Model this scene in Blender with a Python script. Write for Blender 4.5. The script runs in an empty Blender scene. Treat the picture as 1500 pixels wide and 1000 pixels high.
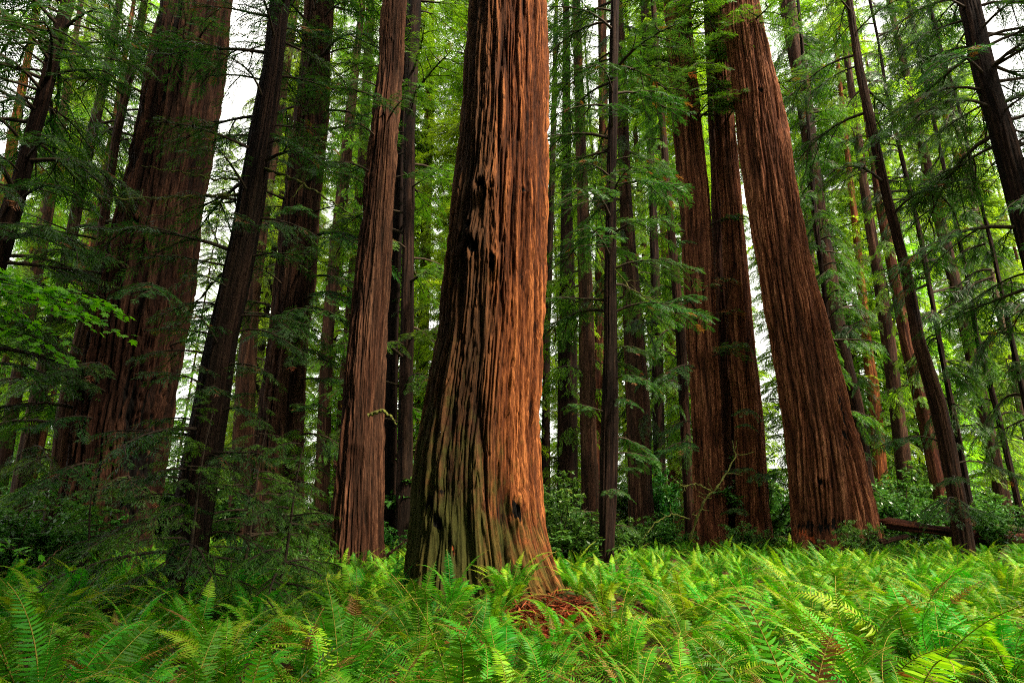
import bpy, math
import numpy as np
from mathutils import Vector, Matrix, Euler
R = np.random.default_rng(7)
PI = math.pi
S = bpy.context.scene
C = S.collection

# ------------------------------------------------------------------ camera
F = 850.0; CZ = 1.7
TH = math.atan(0.30)
cam_d = bpy.data.cameras.new('camera'); cam = bpy.data.objects.new('camera', cam_d); C.objects.link(cam)
cam.location = (0, 0, CZ); cam.rotation_euler = (PI/2+TH, 0, 0)
cam_d.sensor_width = 36; cam_d.lens = 36*F/1500; cam_d.clip_end = 2000; cam_d.clip_start = 0.05
S.camera = cam
cT, sT = math.cos(TH), math.sin(TH)
def at(px, py, Y):
    u = (px-750)/F; v = (500-py)/F
    d = np.array([u, cT-v*sT, sT+v*cT]); t = Y/d[1]
    return d[0]*t, CZ+d[2]*t, t/F          # x, z, metres per pixel
def proj(x, y, z):
    z = z-CZ
    dep = y*cT+z*sT; up = -y*sT+z*cT
    return 750+F*x/dep, 500-F*up/dep

def ground_h(x, y):
    x = np.asarray(x, float); y = np.asarray(y, float)
    h = 0.10*np.sin(x*0.33+1.1)*np.cos(y*0.27)+0.05*np.sin(x*0.9+y*0.6)+0.04*np.sin(y*1.3-x*0.5)
    h = h+0.46*np.exp(-((x-0.0)**2+(y-11.6)**2)/9.0)
    h = h+0.35*np.exp(-((x+13)**2+(y-18)**2)/20.0)
    h = h+0.25*np.exp(-((x-12)**2+(y-24)**2)/22.0)
    d = np.sqrt(x*x+y*y)
    return h*np.clip((d-0.5)/3, 0, 1)

# ------------------------------------------------------------------ node helpers
def new_mat(name):
    m = bpy.data.materials.new(name); m.use_nodes = True
    nt = m.node_tree; nt.nodes.clear()
    return m, nt
def N(nt, t, **k):
    n = nt.nodes.new(t)
    for a, b in k.items():
        if a == 'inp':
            for kk, vv in b.items(): n.inputs[kk].default_value = vv
        else: setattr(n, a, b)
    return n
def ramp(nt, stops, fac=None):
    r = nt.nodes.new('ShaderNodeValToRGB'); e = r.color_ramp.elements
    while len(e) > 1: e.remove(e[-1])
    e[0].position = stops[0][0]; e[0].color = (*stops[0][1], 1)
    for p, c in stops[1:]:
        q = e.new(p); q.color = (*c, 1)
    if fac is not None: nt.links.new(fac, r.inputs[0])
    return r
def math_(nt, op, a, b=None, clamp=False):
    n = nt.nodes.new('ShaderNodeMath'); n.operation = op; n.use_clamp = clamp
    for i, q in enumerate((a, b)):
        if q is None: continue
        if isinstance(q, (int, float)): n.inputs[i].default_value = q
        else: nt.links.new(q, n.inputs[i])
    return n.outputs[0]
def mixc(nt, fac, a, b, mode='MIX'):
    n = nt.nodes.new('ShaderNodeMix'); n.data_type = 'RGBA'; n.blend_type = mode
    for i, q in ((0, fac), (6, a), (7, b)):
        if isinstance(q, (int, float)): n.inputs[i].default_value = q
        elif isinstance(q, tuple): n.inputs[i].default_value = (*q, 1)
        else: nt.links.new(q, n.inputs[i])
    return n.outputs[2]

def bark_mat(name, dark, mid, light, grey=(0.13, 0.115, 0.09), greyamt=0.35, bump=0.6, gloss=0.08):
    m, nt = new_mat(name); L = nt.links.new
    bk = N(nt, 'ShaderNodeAttribute', attribute_name='bk')
    def noise(scale, det, rough=0.6, dist=0.0):
        mp = N(nt, 'ShaderNodeMapping'); mp.inputs['Scale'].default_value = scale; L(bk.outputs['Vector'], mp.inputs[0])
        n = N(nt, 'ShaderNodeTexNoise', inp={'Scale': 1.0, 'Detail': det, 'Roughness': rough, 'Distortion': dist}); L(mp.outputs[0], n.inputs['Vector'])
        return n.outputs['Fac']
    n1 = noise((15, 15, .55), 6, .66, 0); n2 = noise((52, 52, 3.2), 5, .68, 0); n3 = noise((1.3, 1.3, .22), 4, .6); n4 = noise((7, 7, 2.5), 5, .7)
    rd = N(nt, 'ShaderNodeAttribute', attribute_name='ridge').outputs['Fac']
    f = math_(nt, 'ADD', math_(nt, 'MULTIPLY', rd, .60), math_(nt, 'ADD', math_(nt, 'MULTIPLY', n1, 1.15), math_(nt, 'MULTIPLY', n2, 1.25)))
    f = math_(nt, 'SUBTRACT', f, 1.18)
    col = ramp(nt, [(0.05, dark), (.32, tuple(.5*(a+b) for a, b in zip(dark, mid))), (.5, mid), (.78, light)], f).outputs[0]
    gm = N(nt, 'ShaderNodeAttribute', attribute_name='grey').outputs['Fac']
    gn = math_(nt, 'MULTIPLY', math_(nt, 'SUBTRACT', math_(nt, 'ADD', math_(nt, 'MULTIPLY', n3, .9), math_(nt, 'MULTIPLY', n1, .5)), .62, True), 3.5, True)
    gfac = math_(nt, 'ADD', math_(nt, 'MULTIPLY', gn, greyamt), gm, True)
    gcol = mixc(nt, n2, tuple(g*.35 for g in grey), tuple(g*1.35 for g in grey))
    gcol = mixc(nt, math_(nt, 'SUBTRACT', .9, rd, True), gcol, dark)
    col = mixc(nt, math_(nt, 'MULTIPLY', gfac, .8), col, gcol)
    # small dark scars and pores
    sc = ramp(nt, [(.0, (1, 1, 1)), (.32, (1, 1, 1)), (.37, (0, 0, 0))], n4).outputs[0]
    col = mixc(nt, math_(nt, 'MULTIPLY', sc, .75), col, tuple(d*.5 for d in dark))
    mo = N(nt, 'ShaderNodeAttribute', attribute_name='moss').outputs['Fac']
    mf = math_(nt, 'MULTIPLY', math_(nt, 'SUBTRACT', math_(nt, 'ADD', mo, math_(nt, 'MULTIPLY', n4, 1.1)), .98, True), 4.0, True)
    mossc = mixc(nt, n2, (.010, .016, .004), (.10, .115, .022))
    col = mixc(nt, math_(nt, 'MULTIPLY', mf, .7), col, mossc)
    ch = N(nt, 'ShaderNodeAttribute', attribute_name='char').outputs['Fac']
    cf = math_(nt, 'MULTIPLY', math_(nt, 'SUBTRACT', math_(nt, 'ADD', ch, math_(nt, 'MULTIPLY', n1, .9)), .95, True), 6.0, True)
    col = mixc(nt, cf, col, (.006, .005, .004))
    rw = N(nt, 'ShaderNodeAttribute', attribute_name='raw').outputs['Fac']
    rf = math_(nt, 'MULTIPLY', math_(nt, 'SUBTRACT', math_(nt, 'ADD', rw, math_(nt, 'MULTIPLY', n4, .8)), .9, True), 5.0, True)
    col = mixc(nt, rf, col, (.42, .085, .03))
    oi = N(nt, 'ShaderNodeObjectInfo')
    hs = N(nt, 'ShaderNodeHueSaturation'); L(col, hs.inputs['Color'])
    L(math_(nt, 'ADD', .8, math_(nt, 'MULTIPLY', oi.outputs['Random'], .4)), hs.inputs['Value'])
    p = N(nt, 'ShaderNodeBsdfPrincipled', inp={'Roughness': .82, 'Specular IOR Level': gloss})
    L(hs.outputs[0], p.inputs['Base Color'])
    hgt = math_(nt, 'ADD', math_(nt, 'MULTIPLY', n1, .9), math_(nt, 'MULTIPLY', n2, .6))
    b = N(nt, 'ShaderNodeBump', inp={'Strength': bump, 'Distance': .08}); L(hgt, b.inputs['Height']); L(b.outputs[0], p.inputs['Normal'])
    o = N(nt, 'ShaderNodeOutputMaterial'); L(p.outputs[0], o.inputs[0])
    return m

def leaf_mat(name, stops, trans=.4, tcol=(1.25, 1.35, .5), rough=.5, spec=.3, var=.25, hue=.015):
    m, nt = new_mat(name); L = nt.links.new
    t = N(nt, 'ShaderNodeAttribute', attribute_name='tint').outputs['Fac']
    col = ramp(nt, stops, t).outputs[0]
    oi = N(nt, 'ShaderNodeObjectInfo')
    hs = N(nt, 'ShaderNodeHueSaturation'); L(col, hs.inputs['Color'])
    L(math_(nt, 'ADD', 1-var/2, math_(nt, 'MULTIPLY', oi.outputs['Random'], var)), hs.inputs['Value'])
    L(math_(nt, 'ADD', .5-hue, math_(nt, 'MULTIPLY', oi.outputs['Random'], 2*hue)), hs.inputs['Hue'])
    c = hs.outputs[0]
    p = N(nt, 'ShaderNodeBsdfPrincipled', inp={'Roughness': rough, 'Specular IOR Level': spec}); L(c, p.inputs['Base Color'])
    tr = N(nt, 'ShaderNodeBsdfTranslucent'); L(mixc(nt, 1.0, c, tcol, 'MULTIPLY'), tr.inputs[0])
    mx = N(nt, 'ShaderNodeMixShader', inp={0: trans}); L(p.outputs[0], mx.inputs[1]); L(tr.outputs[0], mx.inputs[2])
    o = N(nt, 'ShaderNodeOutputMaterial'); L(mx.outputs[0], o.inputs[0])
    return m

# redwood barks
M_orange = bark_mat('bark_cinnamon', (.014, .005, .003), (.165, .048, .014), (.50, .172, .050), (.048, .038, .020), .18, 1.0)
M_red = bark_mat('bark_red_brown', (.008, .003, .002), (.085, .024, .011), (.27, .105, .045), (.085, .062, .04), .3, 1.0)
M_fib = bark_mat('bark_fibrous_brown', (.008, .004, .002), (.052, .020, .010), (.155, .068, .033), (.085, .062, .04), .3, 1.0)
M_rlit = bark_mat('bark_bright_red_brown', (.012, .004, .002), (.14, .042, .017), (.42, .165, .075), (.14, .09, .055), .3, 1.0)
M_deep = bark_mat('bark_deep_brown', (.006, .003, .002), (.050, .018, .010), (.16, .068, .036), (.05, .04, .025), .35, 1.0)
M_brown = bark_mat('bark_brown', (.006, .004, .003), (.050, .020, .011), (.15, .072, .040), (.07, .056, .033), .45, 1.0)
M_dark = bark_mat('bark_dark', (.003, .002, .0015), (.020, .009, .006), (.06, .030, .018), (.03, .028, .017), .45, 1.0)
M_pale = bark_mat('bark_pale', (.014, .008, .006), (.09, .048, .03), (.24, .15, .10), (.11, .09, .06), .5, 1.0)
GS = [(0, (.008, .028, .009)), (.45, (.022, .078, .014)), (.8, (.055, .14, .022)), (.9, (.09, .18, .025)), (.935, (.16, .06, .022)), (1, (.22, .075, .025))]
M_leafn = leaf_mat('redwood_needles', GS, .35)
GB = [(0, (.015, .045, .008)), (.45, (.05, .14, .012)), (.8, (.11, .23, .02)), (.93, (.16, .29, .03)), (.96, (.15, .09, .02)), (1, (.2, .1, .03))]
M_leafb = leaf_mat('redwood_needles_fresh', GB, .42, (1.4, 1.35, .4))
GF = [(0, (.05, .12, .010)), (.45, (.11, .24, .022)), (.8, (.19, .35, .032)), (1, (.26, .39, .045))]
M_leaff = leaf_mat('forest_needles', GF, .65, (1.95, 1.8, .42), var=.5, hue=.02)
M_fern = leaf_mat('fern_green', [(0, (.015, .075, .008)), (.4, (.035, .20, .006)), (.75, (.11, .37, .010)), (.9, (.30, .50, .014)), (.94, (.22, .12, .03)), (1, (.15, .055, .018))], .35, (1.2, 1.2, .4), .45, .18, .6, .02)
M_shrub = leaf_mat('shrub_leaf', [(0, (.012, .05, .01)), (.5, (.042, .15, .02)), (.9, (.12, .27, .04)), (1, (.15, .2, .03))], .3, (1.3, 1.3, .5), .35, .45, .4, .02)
M_maple = leaf_mat('maple_leaf', [(0, (.07, .30, .012)), (1, (.17, .52, .02))], .55, (1.2, 1.3, .3), .5, .3, .2)
M_litter = leaf_mat('dead_frond', [(0, (.05, .014, .007)), (.5, (.17, .04, .013)), (1, (.32, .09, .03))], .15, (1, .6, .3), .8, .1, .3)
def wood_mat(name, a, b, sc=(14, 14, 14)):
    m, nt = new_mat(name); L = nt.links.new
    tc = N(nt, 'ShaderNodeTexCoord'); mp = N(nt, 'ShaderNodeMapping'); mp.inputs['Scale'].default_value = sc; L(tc.outputs['Object'], mp.inputs[0])
    n = N(nt, 'ShaderNodeTexNoise', inp={'Scale': 1.0, 'Detail': 4.0}); L(mp.outputs[0], n.inputs['Vector'])
    p = N(nt, 'ShaderNodeBsdfPrincipled', inp={'Roughness': .85, 'Specular IOR Level': .2}); L(mixc(nt, ramp(nt, [(.35, (0, 0, 0)), (.65, (1, 1, 1))], n.outputs['Fac']).outputs[0], a, b), p.inputs['Base Color'])
    bb = N(nt, 'ShaderNodeBump', inp={'Strength': .5, 'Distance': .02}); L(n.outputs['Fac'], bb.inputs['Height']); L(bb.outputs[0], p.inputs['Normal'])
    o = N(nt, 'ShaderNodeOutputMaterial'); L(p.outputs[0], o.inputs[0]); return m
M_twig = wood_mat('twig_wood', (.02, .013, .008), (.06, .04, .022))
M_mosswood = wood_mat('mossy_wood', (.035, .03, .012), (.13, .15, .02))
M_stem = wood_mat('fern_stalk', (.16, .15, .02), (.30, .22, .035))
M_deadwood = wood_mat('dead_wood', (.06, .03, .02), (.19, .08, .045), (3, 20, 20))

# ------------------------------------------------------------------ geometry helpers
class G:
    """quads + per-vertex tint + per-face material"""
    def __init__(s, v=None, q=None, t=None, m=None):
        s.v = np.zeros((0, 3)) if v is None else v; s.q = np.zeros((0, 4), int) if q is None else q
        s.t = np.zeros(0) if t is None else t; s.m = np.zeros(0, int) if m is None else m
def join(gs):
    off = 0; qs = []
    for g in gs: qs.append(g.q+off); off += len(g.v)
    return G(np.concatenate([g.v for g in gs]), np.concatenate(qs), np.concatenate([g.t for g in gs]), np.concatenate([g.m for g in gs]))
def place(g, Ms, Ts, tint=None, dead=None):
    """copies of g under N matrices (N,3,3) and translations"""
    n = len(Ms); V = len(g.v)
    v = np.einsum('nij,vj->nvi', Ms, g.v)+Ts[:, None, :]
    q = (g.q[None]+(np.arange(n)*V)[:, None, None]).reshape(-1, 4)
    t = np.tile(g.t, (n, 1))
    if tint is not None: t = np.clip(t+tint[:, None], 0, .9)
    if dead is not None: t = np.where(dead[:, None], .97, t)
    return G(v.reshape(-1, 3), q, t.reshape(-1), np.tile(g.m, n))
def rots(yaw, pitch, roll, sc=1.0):
    """X axis forward; yaw about Z, pitch up(+)/down(-), roll about own axis"""
    yaw, pitch, roll = np.broadcast_arrays(np.asarray(yaw, float), pitch, roll)
    cy, sy, cp, sp, cr, sr = np.cos(yaw), np.sin(yaw), np.cos(pitch), np.sin(pitch), np.cos(roll), np.sin(roll)
    o = np.zeros_like(cy); i = np.ones_like(cy)
    Z = np.stack([cy, -sy, o, sy, cy, o, o, o, i], -1).reshape(-1, 3, 3)
    Y = np.stack([cp, o, -sp, o, i, o, sp, o, cp], -1).reshape(-1, 3, 3)
    X = np.stack([i, o, o, o, cr, -sr, o, sr, cr], -1).reshape(-1, 3, 3)
    m = Z@Y@X
    return m*np.broadcast_to(np.asarray(sc, float), yaw.shape).reshape(-1, 1, 1)
def to_mesh(name, g, mats, smooth=False, attrs=None):
    me = bpy.data.meshes.new(name)
    me.vertices.add(len(g.v)); me.vertices.foreach_set('co', g.v.astype(np.float32).ravel())
    nq = len(g.q)
    me.loops.add(nq*4); me.loops.foreach_set('vertex_index', g.q.astype(np.int32).ravel())
    me.polygons.add(nq); me.polygons.foreach_set('loop_start', np.arange(nq, dtype=np.int32)*4)
    me.polygons.foreach_set('loop_total', np.full(nq, 4, np.int32))
    for m in mats: me.materials.append(m)
    me.polygons.foreach_set('material_index', g.m.astype(np.int32))
    if smooth: me.polygons.foreach_set('use_smooth', np.ones(nq, bool))
    a = me.attributes.new('tint', 'FLOAT', 'POINT'); a.data.foreach_set('value', g.t.astype(np.float32))
    for k, val in (attrs or {}).items():
        if val.ndim == 2:
            a = me.attributes.new(k, 'FLOAT_VECTOR', 'POINT'); a.data.foreach_set('vector', val.astype(np.float32).ravel())
        else:
            a = me.attributes.new(k, 'FLOAT', 'POINT'); a.data.foreach_set('value', val.astype(np.float32))
    me.update(calc_edges=True)
    return me
def obj(name, me, parent=None, loc=(0, 0, 0), rot=(0, 0, 0), sc=(1, 1, 1)):
    o = bpy.data.objects.new(name, me); C.objects.link(o)
    o.location = loc; o.rotation_euler = rot; o.scale = sc
    if parent: o.parent = parent
    return o
def tag(o, label=None, cat=None, group=None, kind=None):
    if label: o['label'] = label
    if cat: o['category'] = cat
    if group: o['group'] = group
    if kind: o['kind'] = kind
    return o
def tube(pts, rad, ns=6, mat=1, tint=.3, cap=False):
    pts = np.asarray(pts, float); rad = np.broadcast_to(np.asarray(rad, float), (len(pts),))
    T = np.gradient(pts, axis=0); T /= np.linalg.norm(T, axis=1)[:, None]+1e-9
    up = np.array([0, 0, 1.]) if abs(T[0, 2]) < .9 else np.array([1., 0, 0])
    A = np.cross(T, up); A /= np.linalg.norm(A, axis=1)[:, None]+1e-9; B = np.cross(T, A)
    th = np.arange(ns)*2*PI/ns
    v = pts[:, None]+rad[:, None, None]*(np.cos(th)[None, :, None]*A[:, None]+np.sin(th)[None, :, None]*B[:, None])
    i, j = np.meshgrid(np.arange(len(pts)-1), np.arange(ns), indexing='ij'); j2 = (j+1) % ns
    q = np.stack([i*ns+j, i*ns+j2, (i+1)*ns+j2, (i+1)*ns+j], -1).reshape(-1, 4)
    return G(v.reshape(-1, 3), q, np.full(len(pts)*ns, tint), np.full(len(q), mat))

# value noise on a lattice, periodic in the first axis
def vnoise(u, v, nu, seed, nv=257):
    rg = np.random.default_rng(seed); g = rg.random((nu, nv))
    iu = np.floor(u).astype(int); iv = np.floor(v).astype(int); fu = u-iu; fv = v-iv
    fu = fu*fu*(3-2*fu); fv = fv*fv*(3-2*fv)
    a = g[iu % nu, iv % nv]; b = g[(iu+1) % nu, iv % nv]; c = g[iu % nu, (iv+1) % nv]; d = g[(iu+1) % nu, (iv+1) % nv]
    return (a*(1-fu)+b*fu)*(1-fv)+(c*(1-fu)+d*fu)*fv

# ------------------------------------------------------------------ trunks
def trunk(rows, Y, H, mat, ns=72, dz=.25, furrow=.03, cell=.22, flare=0.0, flute=.03, twist=0.0, seed=0,
          feats=(), moss=0.0, grey=0.0, rtop=.12, greyx=None):
    """rows: silhouette (py, left px, right px) read at distance Y. Returns root empty, axis function"""
    rr = []
    for py, a, b in rows:
        xa, za, m = at(a, py, Y); xb, zb, m2 = at(b, py, Y)
        rr.append((za, (xa+xb)/2, abs(xb-xa)/2*math.cos(math.atan2((xa+xb)/2, Y))))
    rr.sort(); z = np.array([r[0] for r in rr]); cx = np.array([r[1] for r in rr]); rad = np.array([r[2] for r in rr])
    k = min(len(z)-1, max(1, len(z)//2))
    s_up = (cx[-1]-cx[-1-k])/(z[-1]-z[-1-k]); s_dn = (cx[1]-cx[0])/(z[1]-z[0])
    zb = float(ground_h(cx[0]-s_dn*z[0], Y))
    x0 = cx[0]-s_dn*(z[0]-zb) if z[0] > zb else float(np.interp(zb, z, cx)); 
    zl = zb-.5
    if z[0] > zl:
        z = np.r_[zl, z]; cx = np.r_[cx[0]-s_dn*(z[1]-zl), cx]; rad = np.r_[rad[0]*(1.0+.04*min(3, z[1]-zl)), rad]
    ztop = z[-1]
    if H < ztop+1: H = ztop+1
    z = np.r_[z, H]; cx = np.r_[cx, cx[-1]+s_up*(H-ztop)]; rad = np.r_[rad, rtop]
    zs = np.concatenate([np.arange(zl, ztop+.5, dz), np.arange(ztop+.6, H, max(dz*4, 1.0)), [H]])
    def sm(zq, f):   # smoothed interpolation
        w = 0
        for d_ in (-.4, -.2, 0, .2, .4): w = w+np.interp(zq+d_*min(1, 4*dz+.3), z, f)
        return w/5
    ax = sm(zs, cx); r = sm(zs, rad)
    rmean = float(np.interp(zl+4, z, rad)); nc = max(6, int(2*PI*rmean/cell))
    th = np.arange(ns)*2*PI/ns
    TH_, ZZ = np.meshgrid(th, zs); RR = np.repeat(r[:, None], ns, 1); AX = np.repeat(ax[:, None], ns, 1)
    hz = ZZ-zb; tw = TH_+twist*hz
    # flutes
    nl = 9; f1 = vnoise(tw/(2*PI)*nl, hz*.08+3, nl, seed+1)-.5
    r1 = RR*(1+flute*2*f1)+ flare*(f1*1.4)*np.exp(-np.clip(hz, 0, None)/1.1)*RR
    # furrows: warped ridged noise, long vertical cells
    u = tw/(2*PI)
    wz = vnoise(u*nc/3.0*1.0, hz*.55, max(2, int(nc/3)), seed+2) if nc >= 6 else 0
    nc3 = max(2, int(nc/3))
    w1 = (vnoise(u*nc3, hz*.35, nc3, seed+2)-.5)*.6
    w2 = (vnoise(u*nc, hz*.8, nc, seed+3)-.5)*.45
    n1 = vnoise(u*nc+w1+w2, hz*.28+w1, nc, seed+4); n2 = vnoise(u*nc*2+w1*1.5+w2, hz*.5, nc*2, seed+5)
    n3 = .6*vnoise(u*nc*4+w2*2, hz*1.6, nc*4, seed+6)+.4*vnoise(u*nc*6+w2*2, hz*5.0, nc*6, seed+7)
    brk = np.clip(np.abs(2*vnoise(u*nc*1.5 if nc % 2 == 0 else u*nc, hz*1.25+vnoise(u*nc*2, hz*2, nc*2, seed+12)*2.2, int(nc*1.5) if nc % 2 == 0 else nc, seed+11)-1)*4.5, 0, 1)**.7
    a1 = np.clip(np.abs(2*n1-1)*1.9, 0, 1)**.85; a2 = np.clip(np.abs(2*n2-1)*1.8, 0, 1)**.9
    ridge = (a1*.52+a2*.30)*(.72+.28*brk)+n3*.30-.02
    disp = (ridge-.75)*furrow*2.0
    char = np.zeros_like(ridge); raw = np.zeros_like(ridge); dz_ = np.zeros_like(ridge)
    for ft in feats:
        kind, fpx, fpy, fw, fh = ft[:5]
        fx, fz, mp = at(fpx, fpy, Y-rmean)
        w = fw*mp/2; h = fh*mp/2
        off = AX+r1*np.cos(TH_)-fx
        front = np.sin(TH_) < .15
        jx = (vnoise(u*nc*3, hz*3.1, nc*3, seed+31)-.5)*1.5+(vnoise(u*nc*8, hz*9.0, nc*8, seed+32)-.5)*1.1
        jz = (vnoise(u*nc*4, hz*2.3, nc*4, seed+33)-.5)*1.3
        g = np.exp(-((off/w+jx)**2+((ZZ-fz)/h+jz+.5*off/w)**2)**(1.2))*front*np.clip(1.25-.9*n3, .2, 1)
        if kind == 'knot':
            g2 = np.exp(-((off/(w*2.0))**2+((ZZ-fz)/(h*1.8))**2))*front
            dz_ += .6*w*g2*2-1.9*w*g; char = np.maximum(char, np.clip(g*1.6, 0, 1.2))
        elif kind == 'cave': dz_ -= ft[5]*g; char = np.maximum(char, g*1.1)
        elif kind == 'char': char = np.maximum(char, g*.9); dz_ -= .04*g
        elif kind == 'raw': raw = np.maximum(raw, g*1.1); dz_ -= .05*g
        elif kind == 'bulge': dz_ += ft[5]*g
    r2 = r1+disp+dz_
    P = np.stack([AX+r2*np.cos(TH_)-x0, r2*np.sin(TH_), ZZ-zb], -1)
    P[..., 1] += 0.0
    nz = len(zs)
    i, j = np.meshgrid(np.arange(nz-1), np.arange(ns), indexing='ij'); j2 = (j+1) % ns
    q = np.stack([i*ns+j, i*ns+j2, (i+1)*ns+j2, (i+1)*ns+j], -1).reshape(-1, 4)
    bk = np.stack([rmean*np.cos(tw)+seed*3.1, rmean*np.sin(tw)+seed*1.7, hz], -1).reshape(-1, 3)
    mossf = moss*(np.exp(-np.clip(hz, 0, None)/2.2)*.75+.28)*(.75-.25*np.cos(TH_-.1))
    greyf = grey*np.ones_like(ridge)
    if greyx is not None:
        gx, gw, ga = greyx      # greyer left of this pixel column
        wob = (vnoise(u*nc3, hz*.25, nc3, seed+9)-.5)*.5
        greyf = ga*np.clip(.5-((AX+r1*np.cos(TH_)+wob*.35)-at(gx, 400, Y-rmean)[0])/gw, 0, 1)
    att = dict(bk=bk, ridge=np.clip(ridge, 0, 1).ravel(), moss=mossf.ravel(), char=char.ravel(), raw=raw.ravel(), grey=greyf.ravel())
    g = G(P.reshape(-1, 3), q, np.zeros(ns*nz), np.zeros(len(q), int))
    root = bpy.data.objects.new('redwood_tree', None); C.objects.link(root); root.location = (x0, Y, zb); root.empty_display_size = .5
    obj('trunk', to_mesh('trunk', g, [mat], True, att), root)
    root_info[root.name] = (lambda zq: (float(np.interp(zq, zs, ax))-x0, float(np.interp(zq, zs, r))), zb, x0, Y, float(rmean), H)
    return root
root_info = {}

# ------------------------------------------------------------------ redwood foliage
def blade(base, dir_, L, w, nrm, tint):
    """rhombus leafy twig; arrays (N,3)"""
    side = np.cross(nrm, dir_); side /= np.linalg.norm(side, axis=1)[:, None]+1e-9
    a = base; b = base+dir_*(L*.38)[:, None]+side*(w*.5)[:, None]; c = base+dir_*L[:, None]; d = base+dir_*(L*.38)[:, None]-side*(w*.5)[:, None]
    c = c-nrm*(L*.12)[:, None]
    v = np.stack([a, b, c, d], 1).reshape(-1, 3); n = len(base)
    return G(v, np.arange(4*n).reshape(-1, 4), np.repeat(tint, 4), np.zeros(n, int))
def spray(rg, L=.5, npair=8, sub=True, w=.032):
    B, D, Ls, Ws, Nn, Tt = [], [], [], [], [], []
    def add(b, d, l, w_):
        n = np.array([rg.normal(0, .25), rg.normal(0, .25), 1.0]); n /= np.linalg.norm(n)
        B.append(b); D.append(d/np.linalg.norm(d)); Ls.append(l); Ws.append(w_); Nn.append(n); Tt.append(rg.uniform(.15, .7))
    def axis(s): return np.array([L*s, 0, -.22*L*s*s])
    for k in range(npair):
        s = (k+.6)/npair
        for sd in (-1, 1):
            a = sd*rg.uniform(.55, .95); l = L*(.62*(1-s)+.2)*rg.uniform(.7, 1.2)
            d = np.array([math.cos(a), math.sin(a), -rg.uniform(.05, .35)])
            p = axis(s)
            if sub and l > L*.28:
                m = 3
                for q in range(m):
                    bb = p+d*l*(q+.3)/m*.8
                    for s2 in (-1, 1):
                        a2 = a+s2*.7; dd = np.array([math.cos(a2), math.sin(a2), -rg.uniform(.1, .4)])
                        add(bb, dd, l*(.45-.08*q)*rg.uniform(.8, 1.1), w*.85)
            add(p, d, l, w)
    add(axis(.75), np.array([1, 0, -.4]), L*.32, w)
    return blade(np.array(B), np.array(D), np.array(Ls), np.array(Ws), np.array(Nn), np.array(Tt))
rg = np.random.default_rng(11)
SPR_F = [spray(rg, .36, 5, False, .019) for _ in range(4)]
SPR_N = [spray(rg, .42, 6, False, .026) for _ in range(4)]
SPR_C = [spray(rg, .62, 5, False, .058) for _ in range(3)]
def bough(rg, L, sprs, gap, droop=.25, sublimb=True, wood=True, dead=.04, rise=.1):
    gs = []
    def limb(p0, yaw, pitch, l, r0, depth):
        n = 7; s = np.linspace(0, 1, n); wob = rg.normal(0, .05*l, 2)
        d = np.array([math.cos(yaw)*math.cos(pitch), math.sin(yaw)*math.cos(pitch), math.sin(pitch)])
        sd = np.array([-math.sin(yaw), math.cos(yaw), 0])
        pts = p0+d*(s*l)[:, None]+sd*(np.sin(s*3)*wob[0])[:, None]; pts[:, 2] += -droop*l*s**2+np.sin(s*5)*wob[1]*.4
        if wood: gs.append(tube(pts, r0*(1-.85*s)+.003, 4 if depth else 5))
        k = max(3, int(l*(.85 if depth == 0 else .95)/gap)); st = np.linspace(.22 if depth == 0 else .1, 1, k)+rg.normal(0, .02, k); st = np.clip(st, 0.03, 1)
        P = np.stack([np.interp(st, s, pts[:, i]) for i in range(3)], 1)
        sgn = np.where(np.arange(k) % 2 == 0, 1, -1)
        yw = yaw+sgn*rg.uniform(.45, 1.15, k)*(1-.6*st); pt = -droop*st*.8-rg.uniform(0.0, .45, k); ro = rg.normal(0, .3, k)
        sc = rg.uniform(.7, 1.2, k)*(.75+.35*np.sin(st*3))
        v = rg.integers(0, len(sprs), k)
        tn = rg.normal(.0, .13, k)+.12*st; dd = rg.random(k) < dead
        for vi in range(len(sprs)):
            mk = v == vi
            if mk.any(): gs.append(place(sprs[vi], rots(yw[mk], pt[mk], ro[mk], sc[mk]), P[mk], tn[mk], dd[mk]))
        if depth == 0 and sublimb:
            m = max(2, int(l/.42))
            for i in range(m):
                q = .2+.72*(i+.5)/m; pp = np.array([np.interp(q, s, pts[:, a]) for a in range(3)])
                limb(pp, yaw+(1 if i % 2 else -1)*rg.uniform(.6, 1.0), -droop*q-rg.uniform(0, .2), l*(.52*(1-q)+.16)*rg.uniform(.8, 1.2), r0*.45, 1)
    limb(np.zeros(3), 0, rise, L, .016*L+.006, 0)
    return join(gs)
rg = np.random.default_rng(23)
BF = [bough(rg, l, SPR_F, .095, dr) for l, dr in ((1.6, .3), (2.2, .35), (1.9, .25), (2.6, .4))]
BN = [bough(rg, l, SPR_N, .12, dr) for l, dr in ((2.2, .3), (2.8, .35), (3.3, .4), (2.5, .22))]
BC = [bough(rg, l, SPR_C, .30, dr, dead=.01) for l, dr in ((2.6, .3), (3.2, .35), (3.8, .42), (3.0, .25))]
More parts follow.
